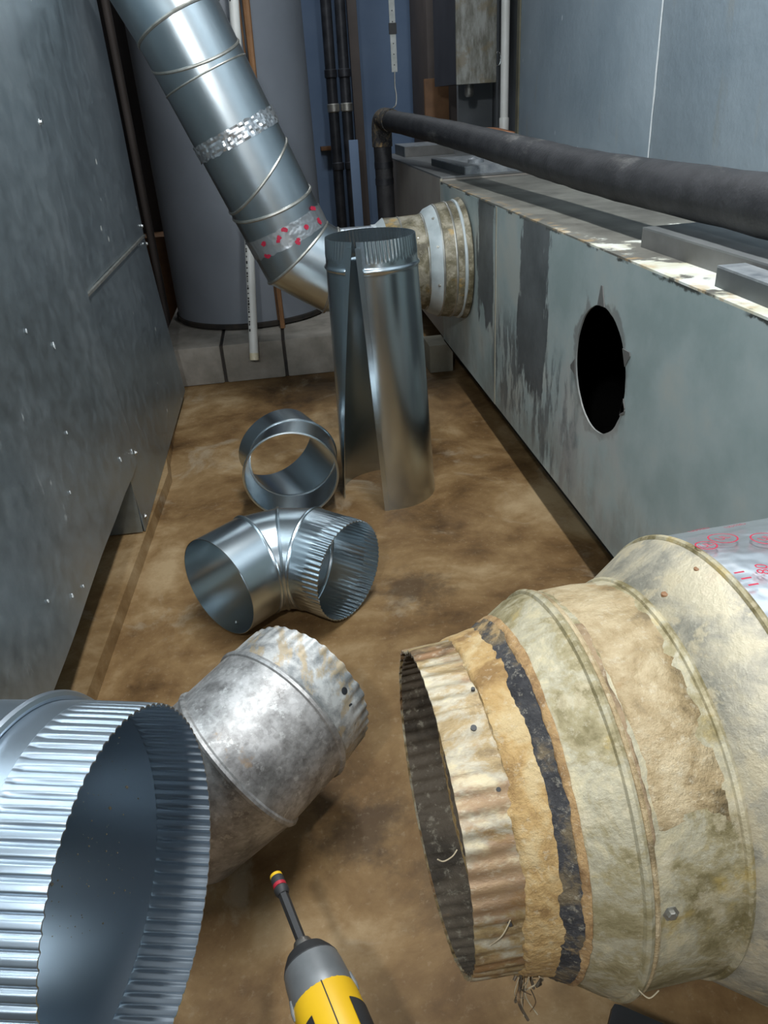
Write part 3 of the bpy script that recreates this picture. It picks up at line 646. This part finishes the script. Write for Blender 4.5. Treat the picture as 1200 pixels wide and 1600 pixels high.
for (s, an) in [(-0.018, 0.05), (-0.070, 0.20), (-0.030, -0.62), (-0.072, -0.66), (-0.012, 0.95), (-0.055, 0.98), (-0.040, -0.2), (-0.045, 0.55)]:
    big = abs(an) < 0.1 or abs(an) > 0.19
    V2 = []; F2 = []
    for q in range(3):
        ox, oy = random.uniform(-0.006, 0.006), random.uniform(-0.008, 0.008); k = len(V2); m0 = 9
        V2 += [(ox+0.007*math.cos(2*PI*i/m0)*random.uniform(0.6, 1.1), oy+0.008*math.sin(2*PI*i/m0)*random.uniform(0.6, 1.1)) for i in range(m0)]; F2.append(tuple(range(k, k+m0)))
    wrapmark('red_print', (V2, F2), DP(s), ax, RD+0.0030, fa+sg*an, 0, 'red_ink', fd, 0.0004)
# flared collar onto the trunk
FX = np.array([0.5600, DY, 0.4517])
def FC(x): return np.array([x*DS, DY, 0.4517])
for nm, pr, mt in [('branch_collar', [(0.0, 0.200), (0.004, 0.206), (0.030, 0.196), (0.060, 0.193)], 'collar_mastic'), ('mastic_ring', [(0.0585, 0.1945), (0.085, 0.191), (0.100, 0.187)], 'collar_mastic'),
                   ('painted_ring', [(0.099, 0.188), (0.128, 0.176), (0.140, 0.163)], 'collar_white'), ('reducer', [(0.139, 0.164), (0.150, 0.160), (0.225, 0.157), (0.275, 0.157)], 'collar_mastic'), ('reducer_cone', [(0.274, 0.158), (0.300, 0.139), (0.315, 0.139)], 'collar_white')]:
    V, Fc = lathe(FX, (-1, 0, 0), [(t*DS, r*DS, 0.001) for t, r in pr], 96, 5, th=0.002, jit=0.002); mesh(nm, V, Fc, mt, fd)
for x_, r_, b_r in [(0.605, 0.197, 0.006), (0.574, 0.193, 0.005), (0.532, 0.188, 0.004), (0.487, 0.161, 0.004), (0.408, 0.158, 0.003)]:
    V, Fc = bead(cring(FC(x_), (1, 0, 0), r_*DS, 96, jit=0.002), b_r*DS); mesh('bead', V, Fc, 'collar_white' if r_ > 0.195 else 'bead_dull', fd)
for x_, a_ in [(0.515, -60), (0.515, -25), (0.515, 15), (0.455, -40)]:
    a_ = math.radians(a_); rr = 0.181 if x_ > 0.5 else 0.159; nn = np.array([0, -math.cos(a_), math.sin(-a_)]); screw(FC(x_)+nn*rr*DS, nn, fd, 0.0045, 'bead_dull')

# ------------------------------------------------------------------ upright split duct
ud = root('split_duct', (0.19, 1.77, 0.0), 'upright galvanised duct with its long seam sprung open', 'duct')
HT = 0.652
def usheet(z):
    f = 1-z/HT; gap = math.radians(5+61*f**0.9); mid = math.radians(243-18*f); Rr = 0.1*2*PI/(2*PI-gap)
    return np.array([0.196+0.012*f, 1.760+0.045*f, z]), Rr, mid, gap
NU = 360
def usurf(zs, crimp, th=0.001):
    rows_o, rows_i = [], []
    for z in zs:
        c, Rr, mid, gap = usheet(z); o = []; i_ = []
        for k in range(NU+1):
            a = mid+gap/2+(2*PI-gap)*k/NU
            amp = 0
            if crimp and 0.03 < k/NU < 0.97 and z > 0.608: amp = 0.0011*math.tanh(2*math.cos(70*2*PI*k/NU))*min(1, (z-0.608)/0.008)
            b_ = 0.0045*math.exp(-((z-0.590)/0.0042)**2) if 0.015 < k/NU < 0.985 else 0
            tp = -0.002*max(0, (z-0.60)/0.052)
            r = Rr+amp+b_+tp
            u = np.array([math.cos(a), math.sin(a), 0]); o.append(c+u*r); i_.append(c+u*(r-th))
        rows_o.append(np.array(o)); rows_i.append(np.array(i_))
    n = NU+1; m = len(zs); V = np.vstack(rows_o+rows_i); Fc = []; B = m*n
    for r in range(m-1):
        for k in range(NU):
            q = (r*n+k, r*n+k+1, (r+1)*n+k+1, (r+1)*n+k); Fc += [q, tuple(B+x for x in q[::-1])]
        for k in (0, NU): Fc.append((r*n+k, (r+1)*n+k, B+(r+1)*n+k, B+r*n+k))
    for r in (0, m-1):
        for k in range(NU): Fc.append((r*n+k, r*n+k+1, B+r*n+k+1, B+r*n+k))
    return V, Fc
V, Fc = usurf([0.0, 0.1, 0.2, 0.3, 0.4, 0.5, 0.560, 0.575], False); mesh('sheet_body', V, Fc, 'galv_new', ud)
V, Fc = usurf(list(np.linspace(0.575, 0.605, 13))+[0.608, 0.616, 0.63, HT], True); mesh('crimped_end', V, Fc, 'galv_new', ud, angle=60)
for sgn in (1, -1):
    rgs = []
    for z in np.linspace(0.0, 0.64, 24):
        c, Rr, mid, gap = usheet(z); a = mid+sgn*(gap/2+0.035); 
        u = np.array([math.cos(a), math.sin(a), 0]); t = np.array([-math.sin(a), math.cos(a), 0])
        p = c+u*Rr; rgs.append(np.array([p-t*0.006+u*0.0002, p-t*0.006+u*0.002, p+t*0.006+u*0.002, p+t*0.006+u*0.0002]))
    V, Fc = loft(rgs, caps=True); mesh('lock_seam', V, Fc, 'galv_new', ud)

# ------------------------------------------------------------------ new 90 degree elbow on the floor
ne = root('duct_elbow', (-0.07, 1.33, 0.0), 'shiny four piece duct elbow with one crimped end on the floor', 'elbow')
zc = 0.1065; h0 = np.array([-0.197, 1.258]); e_, m_ = 0.097, 0.057; ang = [42.0, 14.0, -14.0, -42.0]; ln = [e_, m_, m_, e_]; P = [np.array([*h0, zc])]
for a_, l_ in zip(ang, ln): P.append(P[-1]+l_*np.array([math.cos(math.radians(a_)), math.sin(math.radians(a_)), 0]))
re = mitre(P, 0.102, 144)
V, Fc = shell(re[0], re[1]); mesh('plain_end', V, Fc, 'galv_new', ne)
for k in (1, 2): V, Fc = shell(re[k], re[k+1]); mesh('gore', V, Fc, 'galv_new', ne)
for k in (1, 2, 3): V, Fc = bead(re[k], 0.0042); mesh('seam_bead', V, Fc, 'galv_new', ne)
dR = NV(P[4]-P[3]); st = P[4]-dR*0.042
NC = 62*8
base = mitre(P, 0.102, NC)[3]
dq, aq, bq = frame(dR)
def angring(t, r, nc, amp): 
    # match vertex order of the mitre ring by angle
    out = []
    for v in base:
        u = v-P[3]; u = NV(u-dR*(u@dR)); th = math.atan2(u@bq, u@aq)
        out.append(P[4]-dR*t+u*(r+amp*math.tanh(2*math.cos(nc*th))))
    return np.array(out)
rings = [base, angring(0.038, 0.102, 0, 0), angring(0.034, 0.102, 62, 0.0006), angring(0.018, 0.1012, 62, 0.0010), angring(0.0, 0.1004, 62, 0.0011)]
ins = [r.mean(0)+(r-r.mean(0))*(1-0.0012/0.102) for r in rings]
V, Fc = loft(rings+ins[::-1], closed=True); mesh('crimped_end', V, Fc, 'galv_new', ne, angle=60)
for (p, nn) in [(P[0]+np.array([0.02, 0.018, -0.098]), (0, 0, 1)), (P[3]+np.array([0.005, -0.01, -0.098]), (0, 0, 1))]: screw(p, nn, ne, 0.0035)
for k, (f0, a_) in enumerate([(0.5, 75), (0.6, 60)]):
    pass

# ------------------------------------------------------------------ short two piece elbow behind it
se = root('short_elbow', (-0.02, 1.83, 0.0), 'short dull two piece elbow with a bright rolled rim', 'elbow')
def nring(c, nrm, r, nc=0, amp=0, n=180): return cring(c, nrm, r, n, nc, amp)
cJ, cM, c3 = np.array([-0.042, 1.700, 0.118]), np.array([-0.034, 1.800, 0.118]), np.array([-0.076, 1.900, 0.126])
nJ, nM, n3 = NV((0.0, 1, 0.04)), NV((-0.10, 0.97, 0.12)), NV((-0.42, 0.85, 0.32))
r0, r1, r2 = nring(cJ, nJ, 0.115), nring(cM, nM, 0.112), nring(c3, n3, 0.108)
V, Fc = shell(r0, r1, steps=3); mesh('front_piece', V, Fc, 'galv_new', se)
V, Fc = shell(r1, r2, steps=3); mesh('rear_piece', V, Fc, 'galv_new', se)
V, Fc = bead(r0, 0.0032); mesh('rolled_rim', V, Fc, 'galv_duct', se, label='bright rolled rim')
V, Fc = bead(r1, 0.0035); mesh('seam_bead', V, Fc, 'galv_new', se)

# ------------------------------------------------------------------ old elbow on the floor
oe = root('duct_elbow', (-0.12, 0.82, 0.0), 'old mottled galvanised elbow with stained crimped end on floor', 'elbow')
RO = 0.109
P = [np.array([-0.040, 0.849, 0.180]), np.array([-0.077, 0.803, 0.178]), np.array([-0.134, 0.757, 0.159]), np.array([-0.222, 0.755, 0.085])]
ro = mitre(P, RO, 288)
d0 = NV(P[0]-P[1]); dq, aq, bq = frame(d0)
def oring(t, r, nc, amp):
    out = []
    for v in ro[1]:
        u = v-P[1]; u = NV(u-d0*(u@d0)); th = math.atan2(u@bq, u@aq)
        out.append(P[0]-d0*t+u*(r+amp*math.tanh(2*math.cos(nc*th))*(0.6+0.8*abs(mnoise.noise(Vector((th*3, t*20, 0)))))+0.0012*mnoise.noise(Vector((th*2.5, 5, 0))))-d0*(0.004*mnoise.noise(Vector((th*4, 1, 0))) if t == 0 else 0))
    return np.array(out)
rings = [ro[1], oring(0.040, RO-0.0010, 0, 0), oring(0.030, RO-0.0015, 40, 0.0004), oring(0.012, RO-0.0025, 40, 0.0011), oring(0.0, RO-0.003, 40, 0.0014)]
ins = [r.mean(0)+(r-r.mean(0))*(1-0.0014/0.109) for r in rings]
V, Fc = loft(rings+ins[::-1], closed=True); mesh('crimped_end', V, Fc, 'crimp_stained', oe, angle=60)
V, Fc = shell(ro[1], ro[2]); mesh('gore', V, Fc, 'galv_old', oe)
V, Fc = shell(ro[2], ro[3]); mesh('plain_end', V, Fc, 'galv_old', oe)
for k in (1, 2): V, Fc = bead(ro[k], 0.0052); mesh('seam_bead', V, Fc, 'galv_old', oe)
for th, t in [(0.55, 0.018), (0.33, 0.021), (0.12, 0.025)]:
    sd = NV(np.cross((0, 0, 1), d0)); 
    u = NV(-sd*math.cos(th)+np.array([0, 0, 1])*math.sin(th)); p = P[0]-d0*(t+0.010)+u*(RO-0.002)
    V, Fc = solid(p-u*0.003, u, [(0, 0.0052), (0.0034, 0.0052), (0.0038, 0.004)], 10); mesh('punched_hole', V, Fc, 'dark_steel', oe)

# ------------------------------------------------------------------ new crimped collar at left
lc = root('start_collar', (-0.28, 0.4, 0.29), 'big new ribbed crimped collar jutting in from the left', 'collar')
nL = NV((1, -0.252, 0.034)); cL = np.array([-0.147, 0.3645, 0.4365]); nc = 88
prof = [(0.0, 0.1264, 0.0009), (-0.004, 0.1267, 0.0010), (-0.020, 0.1272, 0.0011), (-0.042, 0.1278, 0.0010), (-0.048, 0.1284, 0.0001), (-0.050, 0.1288, 0)]
def lring(t, r, amp, n=88*12):
    d, a, b = frame(nL); th = np.linspace(0, 2*PI, n, endpoint=False); g = 0.35-np.abs(np.cos(nc*th/2))**7
    rr = r+2*amp*g
    return cL+nL*t+rr[:, None]*(np.cos(th)[:, None]*a+np.sin(th)[:, None]*b)
ou = [lring(t, r, am) for t, r, am in prof]; inn = [lring(t, r-0.0011, am) for t, r, am in prof]
V, Fc = loft(ou+inn[::-1], closed=True); mesh('crimped_end', V, Fc, 'galv_collar', lc, angle=80)
V, Fc = lathe(cL, nL, [(-0.049, 0.1288), (-0.258, 0.1290)], 144, th=0.0012); mesh('collar_body', V, Fc, 'galv_collar', lc)
V, Fc = bead(cring(cL-nL*0.075, nL, 0.1290, 144), 0.0042, sink=-0.75); mesh('stop_bead', V, Fc, 'galv_collar', lc)
sp = cL-nL*0.012+0.1247*NV(np.array([0.10, 0.60, 0.80])-nL*(nL@np.array([0.10, 0.60, 0.80]))); screw(sp, -(sp-cL), lc, 0.0018)
V2 = []
for k in range(220):
    th = RNG.uniform(-1.3, 1.2); t = RNG.uniform(0.02, 0.12); s = RNG.choice([0.0006, 0.0008, 0.0012, 0.0022], p=[0.5, 0.3, 0.15, 0.05])
    d, a, b = frame(nL); u = NV(np.cos(PI/2)*0+a*math.cos(th)*(1 if a[1] > 0 else -1)+b*math.sin(th)); V2.append((cL-nL*(0.045+t)+u*0.1277, u, s))
Vd = []; Fd = []
for p, u, s in V2:
    tt = NV(np.cross(u, nL)); k = len(Vd)
    Vd += [p+tt*s, p+nL*s*0.8, p-tt*s*0.9, p-nL*s, p-u*s*0.7]; Fd += [(k, k+1, k+4), (k+1, k+2, k+4), (k+2, k+3, k+4), (k+3, k, k+4), (k+3, k+2, k+1, k)]
tag(mesh('dust_flecks', Vd, Fd, 'fibre', lc), kind='stuff')

# ------------------------------------------------------------------ old stepped reducer at right
rd = root('stepped_reducer', (0.35, 0.44, 0.21), 'rusty dust caked stepped reducer duct jutting from the right', 'duct')
nR = NV((1, 0.048, 0.002)); cR = np.array([0.068, 0.431, 0.400])
def RR(t): return cR+nR*t
def lat(name, prof, mat, n=288, nc=0, th=0.0014, jit=0.0, angle=60, label=None):
    V, Fc = lathe(cR, nR, prof, n, nc, th, jit); return mesh(name, V, Fc, mat, rd, angle=angle, label=label)
lat('crimped_end', [(0.0, 0.1262, 0.0008), (0.003, 0.1268, 0.0009), (0.020, 0.1280, 0.0007), (0.038, 0.1290, 0.0002), (0.047, 0.1296, 0)], 'crimp_rusty', 62*8, 62, jit=0.0040, label='rust streaked crimped end')
lat('inner_lining', [(0.0015, 0.1222, 0.0008), (0.03, 0.1240, 0.0007), (0.047, 0.1262, 0), (0.10, 0.152, 0), (0.18, 0.153, 0), (0.23, 0.18, 0)], 'duct_inside', 62*8, 62, th=0.0006)
def crust(name, prof, mat, amp, n=360, label=None, edge=0.0, degs=None):
    rows = []
    for k, (t, r) in enumerate(prof):
        ring = cring(RR(t), nR, r, n)
        for i in range(n):
            q = Vector((ring[i][0]*60, ring[i][1]*60, ring[i][2]*60)); j = mnoise.noise(q)+0.5*mnoise.noise(q*2.7)
            if degs:
                w_ = ring[i]-RR(t); dg_ = math.degrees(math.atan2(w_[2], -w_[1]))+14*mnoise.noise(q*0.35)+6*j
                mk_ = max(0.0, min(1.0, (dg_-degs[0])/5))*max(0.0, min(1.0, (degs[1]-dg_)/5)); ring[i] = ring[i]-NV(w_)*0.0045*(1-mk_)
            ring[i] = ring[i]+NV(ring[i]-RR(t))*amp*j+nR*edge*(mnoise.noise(Vector((i*0.043, k*3.1, 7.3)))+0.7*mnoise.noise(Vector((i*0.117, k*3.1, 3.7)))+0.45*mnoise.noise(Vector((i*0.37, k*3.1, 1.9))))
        rows.append(ring)
    ins = [RR(prof[k][0])+(cring(RR(prof[k][0]), nR, prof[k][1]-0.006, n)-RR(prof[k][0])) for k in range(len(prof))]
    V, Fc = loft(rows+ins[::-1], closed=True); return mesh(name, V, Fc, mat, rd, angle=80, label=label)
lat('reducer_cone', [(0.046, 0.1294, 0), (0.058, 0.1310, 0), (0.098, 0.1560, 0), (0.106, 0.1578, 0)], 'cone_mottled', jit=0.001, label='mottled grey yellow cone')
crust('sealant_band', [(0.035, 0.1285), (0.038, 0.1312), (0.044, 0.1320), (0.051, 0.1332), (0.059, 0.1350)], 'sealant_tan', 0.0012, label='crusty tan sealant band', edge=0.004)
crust('tar_band', [(0.056, 0.1325), (0.058, 0.1342), (0.064, 0.1372), (0.0715, 0.1415)], 'tar_black', 0.0008, label='black tar band', edge=0.003)
crust('rust_line', [(0.0695, 0.1395), (0.072, 0.1420), (0.0755, 0.1438)], 'rust_edge', 0.0005, label='orange rust line', edge=0.0014)
lat('middle_section', [(0.106, 0.1578, 0), (0.125, 0.1572, 0), (0.160, 0.1572, 0), (0.179, 0.1578, 0)], 'cone_mottled', jit=0.001)
crust('mastic_patch', [(0.118, 0.1566), (0.124, 0.1580), (0.150, 0.1583), (0.172, 0.1576)], 'mastic_band', 0.0009, label='tan dried mastic smear', edge=0.003, degs=(30, 140))
crust('brown_stain', [(0.113, 0.1572), (0.1155, 0.1581), (0.1185, 0.1576)], 'stain_brown', 0.0008, label='brown stain along the seam', edge=0.004, degs=(28, 96))
lat('flared_cone', [(0.179, 0.1578, 0), (0.222, 0.1860, 0), (0.230, 0.1875, 0)], 'cone_cream', label='cream dusted flared cone')
lat('foil_section', [(0.229, 0.1875, 0), (0.30, 0.1885, 0), (0.40, 0.190, 0), (0.45, 0.192, 0), (0.482, 0.197, 0)], 'foil', jit=0.003, label='foil taped section printed in red')
for t, r, b_, mt in [(0.108, 0.1582, 0.0040, 'cone_mottled'), (0.1135, 0.1578, 0.0025, 'mastic_band'), (0.179, 0.1580, 0.0036, 'cone_mottled'), (0.2285, 0.1878, 0.0034, 'cone_mottled')]:
    V, Fc = bead(cring(RR(t), nR, r, 288), b_); mesh('seam_bead', V, Fc, mt, rd)
d, a, b = frame(nR)
def Rpt(t, r, deg): 
    th = math.radians(deg); return RR(t)+r*np.array([0, -math.cos(th), math.sin(th)]), np.array([0, -math.cos(th), math.sin(th)])
p, u = Rpt(0.1301, 0.1578, 14.2); screw(p, u, rd, 0.0045, 'bead_dull')
for t, deg, r, q in [(0.0327, 83.6, 0.1286, 0.0015), (0.0256, 69.7, 0.1282, 0.0022), (0.0334, 50.4, 0.1287, 0.0016), (0.030, 10, 0.1285, 0.0014)]:
    p, u = Rpt(t, r, deg); V, Fc = solid(p-u*0.002, u, [(0, q), (0.0034, q)], 10); mesh('screw_hole', V, Fc, 'ink_black', rd)
for t, deg, r in [(0.1914, 93.7, 0.1658), (0.2176, 94.3, 0.1822)]:
    p, u = Rpt(t, r, deg); V, Fc = solid(p-u*0.003, u, [(0, 0.0034), (0.0036, 0.0034), (0.0042, 0.0022)], 10); mesh('rusted_rivet', V, Fc, 'wood_brown', rd)
# red print on the foil
aside, aup = a, b
def foil_mark(polys, t, deg, rot):
    _, u = Rpt(t, 0.19, deg); th = math.atan2(u@b, u@a)
    wrapmark('red_print', polys, RR(t), nR, 0.1918, th, rot, 'red_ink', rd, 0.0004)
for t, deg, txt, sz, ring, rot in [(0.2548, 102.3, 'UL', 0.010, 0.0115, 0.3), (0.2350, 99.6, 'UL', 0.010, 0.0085, 0.3), (0.2830, 98.4, 'UL', 0.010, 0.0115, 0.3), (0.2530, 86.3, '80', 0.013, 0, 1.2), (0.2540, 112.0, 'LISTED', 0.007, 0, 0.2), (0.2834, 110.3, 'LISTED', 0.007, 0, 0.2), (0.300, 88, '80', 0.013, 0, 1.2), (0.33, 98, 'UL', 0.010, 0.0115, 0.3)]:
    foil_mark(text_polys(txt, sz), t, deg, rot)
    if ring: foil_mark(annulus_polys(ring, ring, 0.0013), t, deg, 0)
for k in range(3): foil_mark(([(-0.004, -0.0008), (0.004, -0.0008), (0.004, 0.0008), (-0.004, 0.0008)], [(0, 1, 2, 3)]), 0.2345+0.001*k, 86.5-2.2*k, 0.0)
# hanging lint and fibres
def fib(pts, r=0.0005, mat='fibre'): tube('fibre', spline(pts, 6), r, mat, rd, 5)
p0, u0 = Rpt(0.046, 0.131, -26)
for k in range(16):
    q = p0+np.array([random.uniform(-0.006, 0.010), random.uniform(-0.012, 0.012), 0.003]); L_ = random.uniform(0.012, 0.042)
    fib([q, q+np.array([random.uniform(-.004, .004), random.uniform(-.004, .004), -L_*0.5]), q+np.array([random.uniform(-.010, .008), random.uniform(-.006, .006), -L_])], random.choice([0.0004, 0.0006, 0.0012]), 'duct_inside' if k % 3 else 'fibre')
q, u = Rpt(0.0, 0.126, 36); fib([q, q+np.array([-0.004, -0.003, -0.002]), q+np.array([-0.010, -0.004, -0.004]), q+np.array([-0.014, -0.004, -0.001])])
q, u = Rpt(0.03, 0.130, 12); fib([q, q+np.array([-0.006, -0.002, -0.012]), q+np.array([-0.014, -0.001, -0.022])])
q, u = Rpt(0.112, 0.162, -10); fib([q, q+np.array([0.006, -0.004, -0.004]), q+np.array([0.012, -0.004, 0.003])])

# ------------------------------------------------------------------ impact driver
dv = root('impact_driver', (-0.03, 0.37, 0.0), 'yellow and grey impact driver with a long black bit holder', 'power tool')
ad = NV((0.298, -0.954, 0.0)); T0 = np.array([-0.0845, 0.548, 0.190])
def dpart(name, prof, mat, n=28, label=None, parent=dv, sq=None):
    V, Fc = solid(T0, ad, prof, n)
    if sq:
        V = np.array(V); rel = V-T0; z = rel[:, 2]; V[:, 2] = T0[2]+z*sq
    return mesh(name, V, Fc, mat, parent, label=label)
dpart('bit_cap', [(-0.0005, 0.0055), (0.0005, 0.0066), (0.0040, 0.0068)], 'tool_yellow', label='yellow nut driver cap')
dpart('socket', [(0.004, 0.0068), (0.006, 0.0072), (0.0125, 0.0070)], 'tool_black')
dpart('red_band', [(0.0125, 0.0071), (0.0165, 0.0070)], 'tool_red')
dpart('socket_collar', [(0.0165, 0.0064), (0.018, 0.0078), (0.0225, 0.0076), (0.026, 0.0058)], 'tool_black')
dpart('shaft', [(0.025, 0.0054), (0.060, 0.0052), (0.090, 0.0052)], 'tool_black', 6)
dpart('chuck_sleeve', [(0.083, 0.0086), (0.086, 0.0098), (0.096, 0.0100), (0.099, 0.0090)], 'tool_steel')
dpart('bumper', [(0.094, 0.013), (0.096, 0.0200), (0.103, 0.0244), (0.110, 0.0276)], 'tool_black')
dpart('nose_cone', [(0.109, 0.0272), (0.118, 0.0286), (0.132, 0.0296), (0.138, 0.0304), (0.144, 0.0300)], 'tool_grey', label='grey metal nose cone')
bz = dpart('housing', [(0.143, 0.0298), (0.150, 0.0308), (0.175, 0.0312), (0.205, 0.0306), (0.222, 0.0270), (0.228, 0.018)], 'tool_yellow', 36)
sdv = NV(np.cross(ad, (0, 0, 1)))
tube('housing_seam', [T0+ad*t+np.array([0, 0, r]) for t, r in [(0.1435, 0.0300), (0.150, 0.0309), (0.175, 0.0313), (0.205, 0.0307)]], 0.0006, 'tool_black', bz, 6)
for s_ in (1, -1):
    c = T0+ad*0.178
    V, Fc = slab(lambda u, v: tuple(T0+ad*(0.166+0.052*u+0.004*v*(1-u))+0.0316*(math.cos(math.radians(34+50*v))*np.array([0, 0, 1])+s_*math.sin(math.radians(34+50*v))*sdv)), 8, 8, (0, 0, 0.0008))
    mesh('side_grip', V, Fc, 'tool_black', dv)
    tube('clip_hook', [T0+ad*0.136+s_*sdv*0.0286+np.array([0, 0, 0.008]), T0+ad*0.146+s_*sdv*0.0305+np.array([0, 0, 0.006]), T0+ad*0.152+s_*sdv*0.0300+np.array([0, 0, 0.004])], 0.0018, 'tool_grey', dv, 8)
hrows = []
for z, t, wx, wy in [(0.165, 0.185, 0.020, 0.017), (0.13, 0.190, 0.020, 0.0165), (0.09, 0.194, 0.021, 0.017), (0.072, 0.190, 0.030, 0.024)]:
    c = T0+ad*t; c[2] = z; hrows.append(np.array([c+ad*wx*math.cos(x)+sdv*wy*math.sin(x) for x in np.linspace(0, 2*PI, 20, endpoint=False)]))
V, Fc = loft(hrows, caps=True); mesh('handle', V, Fc, 'tool_black', dv)
c = T0+ad*0.175; boxm('battery', (c[0]-0.037, c[1]-0.055, 0.0), (c[0]+0.037, c[1]+0.055, 0.060), 'tool_black', dv, rz=math.atan2(ad[1], ad[0])+PI/2, bev=0.006)
boxm('battery_foot', (c[0]-0.034, c[1]-0.050, 0.060), (c[0]+0.034, c[1]+0.050, 0.074), 'tool_yellow', dv, rz=math.atan2(ad[1], ad[0])+PI/2, bev=0.004)
V, Fc = slab(lambda u, v: tuple(T0+ad*(0.157+0.012*u)+(0.016*v-0.022)*np.array([0, 0, 1])+ad*0.0+sdv*0.0), 2, 2, tuple(sdv*0.008)); mesh('trigger', V, Fc, 'tool_black', dv)

# ------------------------------------------------------------------ black case at the bottom edge
cs = root('tool_case', (0.25, 0.27, 0.0), 'black plastic case whose corner shows at the bottom edge', 'case')
rzc = math.atan2(-0.57, 0.82); pv = (0.236, 0.401, 0.0)
boxm('case_body', (0.236, 0.401-0.17, 0.0), (0.236+0.24, 0.401, 0.088), 'case_black', cs, rz=rzc, bev=0.006, pivot=pv)
boxm('case_lid', (0.235, 0.401-0.171, 0.089), (0.236+0.241, 0.402, 0.121), 'case_black', cs, rz=rzc, bev=0.007, pivot=pv)
for q in (0.06, 0.18): boxm('latch', (0.236+q-0.015, 0.4015, 0.07), (0.236+q+0.015, 0.407, 0.105), 'tool_black', cs, rz=rzc, bev=0.002, pivot=pv)

# ------------------------------------------------------------------ things along the right wall and at the back
wp = root('conduit_pipe', (1.02, 3.62, 0.75), 'white plastic riser pipe with rounded end on right wall', 'pipe')
tube('pipe', [(1.022, 3.62, 2.4), (1.022, 3.62, 0.80)], 0.0175, 'pvc_white', wp, 20)
V, Fc = solid((1.022, 3.62, 0.735), (0, 0, 1), [(0, 0.006), (0.006, 0.016), (0.016, 0.0205), (0.075, 0.0210), (0.078, 0.0195)], 20); mesh('end_cap', V, Fc, 'pvc_white', wp)
eb = root('electrical_box', (0.97, 4.15, 0.95), 'weathered metal electrical box with dark side above the pipe', 'box')
boxm('casing', (0.878, 3.915, 0.955), (1.060, 4.42, 1.85), 'ebox_side', eb)
boxm('cover', (0.876, 3.900, 0.952), (1.062, 3.915, 1.86), 'ebox_face', eb, bev=0.003, label='weathered pale cover')
tube('latch_ring', [(1.062+0.012*math.cos(x)+0.010, 3.908, 1.045+0.028*math.sin(x)) for x in np.linspace(0, 2*PI, 17)], 0.003, 'screw_steel', eb, 6)
V, Fc = solid((0.97, 4.05, 0.90), (0, 0, 1), [(0, 0.015), (0.01, 0.022), (0.055, 0.022)], 14); mesh('conduit_fitting', V, Fc, 'bead_dull', eb)
tag(tube('copper_tube', spline([(0.92, 3.66, 0.772), (0.98, 3.62, 0.770), (1.03, 3.585, 0.757), (1.08, 3.57, 0.745)], 6), 0.008, 'copper', None, 10), 'short copper tube below the weathered electrical box', 'pipe')
tag(boxm('plywood_board', (0.885, 4.74, 0.0), (1.02, 4.77, 1.0), 'wood_brown', None, bev=0.002), 'dark brown plywood board behind electrical box', 'board')
tag(boxm('duct_riser', (0.955, 5.0, 0.0), (1.18, 5.55, 2.45), 'brown_board', None, bev=0.004), 'tall dark riser standing left of electrical box', 'riser')
tag(boxm('grey_backboard', (1.01, 4.46, 0.64), (1.195, 4.50, 1.9), 'recess_grey', None, bev=0.003), 'dull grey backboard on wall behind electrical box', 'board')
hs = root('hanger_strap', (0.58, 3.82, 0.876), 'white perforated hanger strap above the black pipe elbow', 'strap')
boxm('strap', (0.5696, 3.8235, 1.0168), (0.5945, 3.827, 2.45), 'white_strap', hs)
tube('wire', spline([(0.582, 3.825, 1.0213), (0.580, 3.823, 0.9634), (0.584, 3.820, 0.9278), (0.5785, 3.814, 0.8878), (0.561, 3.800, 0.876)], 5), 0.0027, 'bead_dull', hs, 6)
boxm('clamp', (0.566, 3.818, 1.159), (0.598, 3.831, 1.199), 'tool_black', hs)
for z in np.arange(1.0435, 1.5, 0.04):
    V, Fc = solid((0.582, 3.8232, z), (0, -1, 0), [(0, 0.0027), (0.0008, 0.0027)], 8); mesh('strap_hole', V, Fc, 'ink_black', hs)
for x0, lab in [(0.445, 'left one of two dark vertical pipes beside the tank'), (0.530, 'right one of two dark vertical pipes beside the tank')]:
    t = root('riser_pipe', (x0, 5.5, 0.0), lab, 'pipe')
    tube('pipe', [(x0, 5.5, 2.45), (x0-0.012, 5.5, 1.2), (x0-0.02, 5.5, 0.0)], 0.034, 'dark_steel', t, 18)
    for z in (1.05, 0.86, 0.52):
        V, Fc = solid((x0-0.013, 5.5, z), (0, 0, 1), [(0, 0.034), (0.006, 0.040), (0.045, 0.040), (0.051, 0.034)], 18); mesh('coupling', V, Fc, 'dark_steel' if z != 0.86 else 'bead_dull', t)
tag(boxm('brown_plank', (0.575, 5.62, 0.0), (0.635, 5.68, 2.45), 'brown_board', None, bev=0.003), 'brown upright plank right of the two dark pipes', 'plank')
tag(boxm('blue_board', (0.465, 4.98, 0.0), (0.520, 5.0, 0.715), 'wall_blue', None, bev=0.003), 'narrow blue board standing left of far trunk duct', 'board')
tag(boxm('wooden_shelf_end', (0.36, 6.0, 0.62), (0.475, 6.0995, 0.645), 'wood_brown', None, bev=0.002), 'small wooden ledge between tank and dark pipes', 'ledge')
# dark corner behind the plenum
tag(boxm('brown_partition', (-1.49, 4.02, 0.0), (-0.50, 4.06, 2.45), 'brown_board', None, bev=0.003), 'dark brown partition behind plenum and tank', 'partition')
tag(tube('brown_riser', [(-0.530, 3.42, 2.4), (-0.530, 3.42, 1.2), (-0.53, 3.42, 0.0)], 0.016, 'brown_board', None, 14), 'thin brown pipe in the gap beside the tank', 'pipe')
tag(boxm('timber_block', (-0.86, 3.80, 0.0), (-0.515, 3.98, 0.42), 'wood_brown', None, bev=0.006), 'brown timber block in gap between plenum and tank', 'timber')
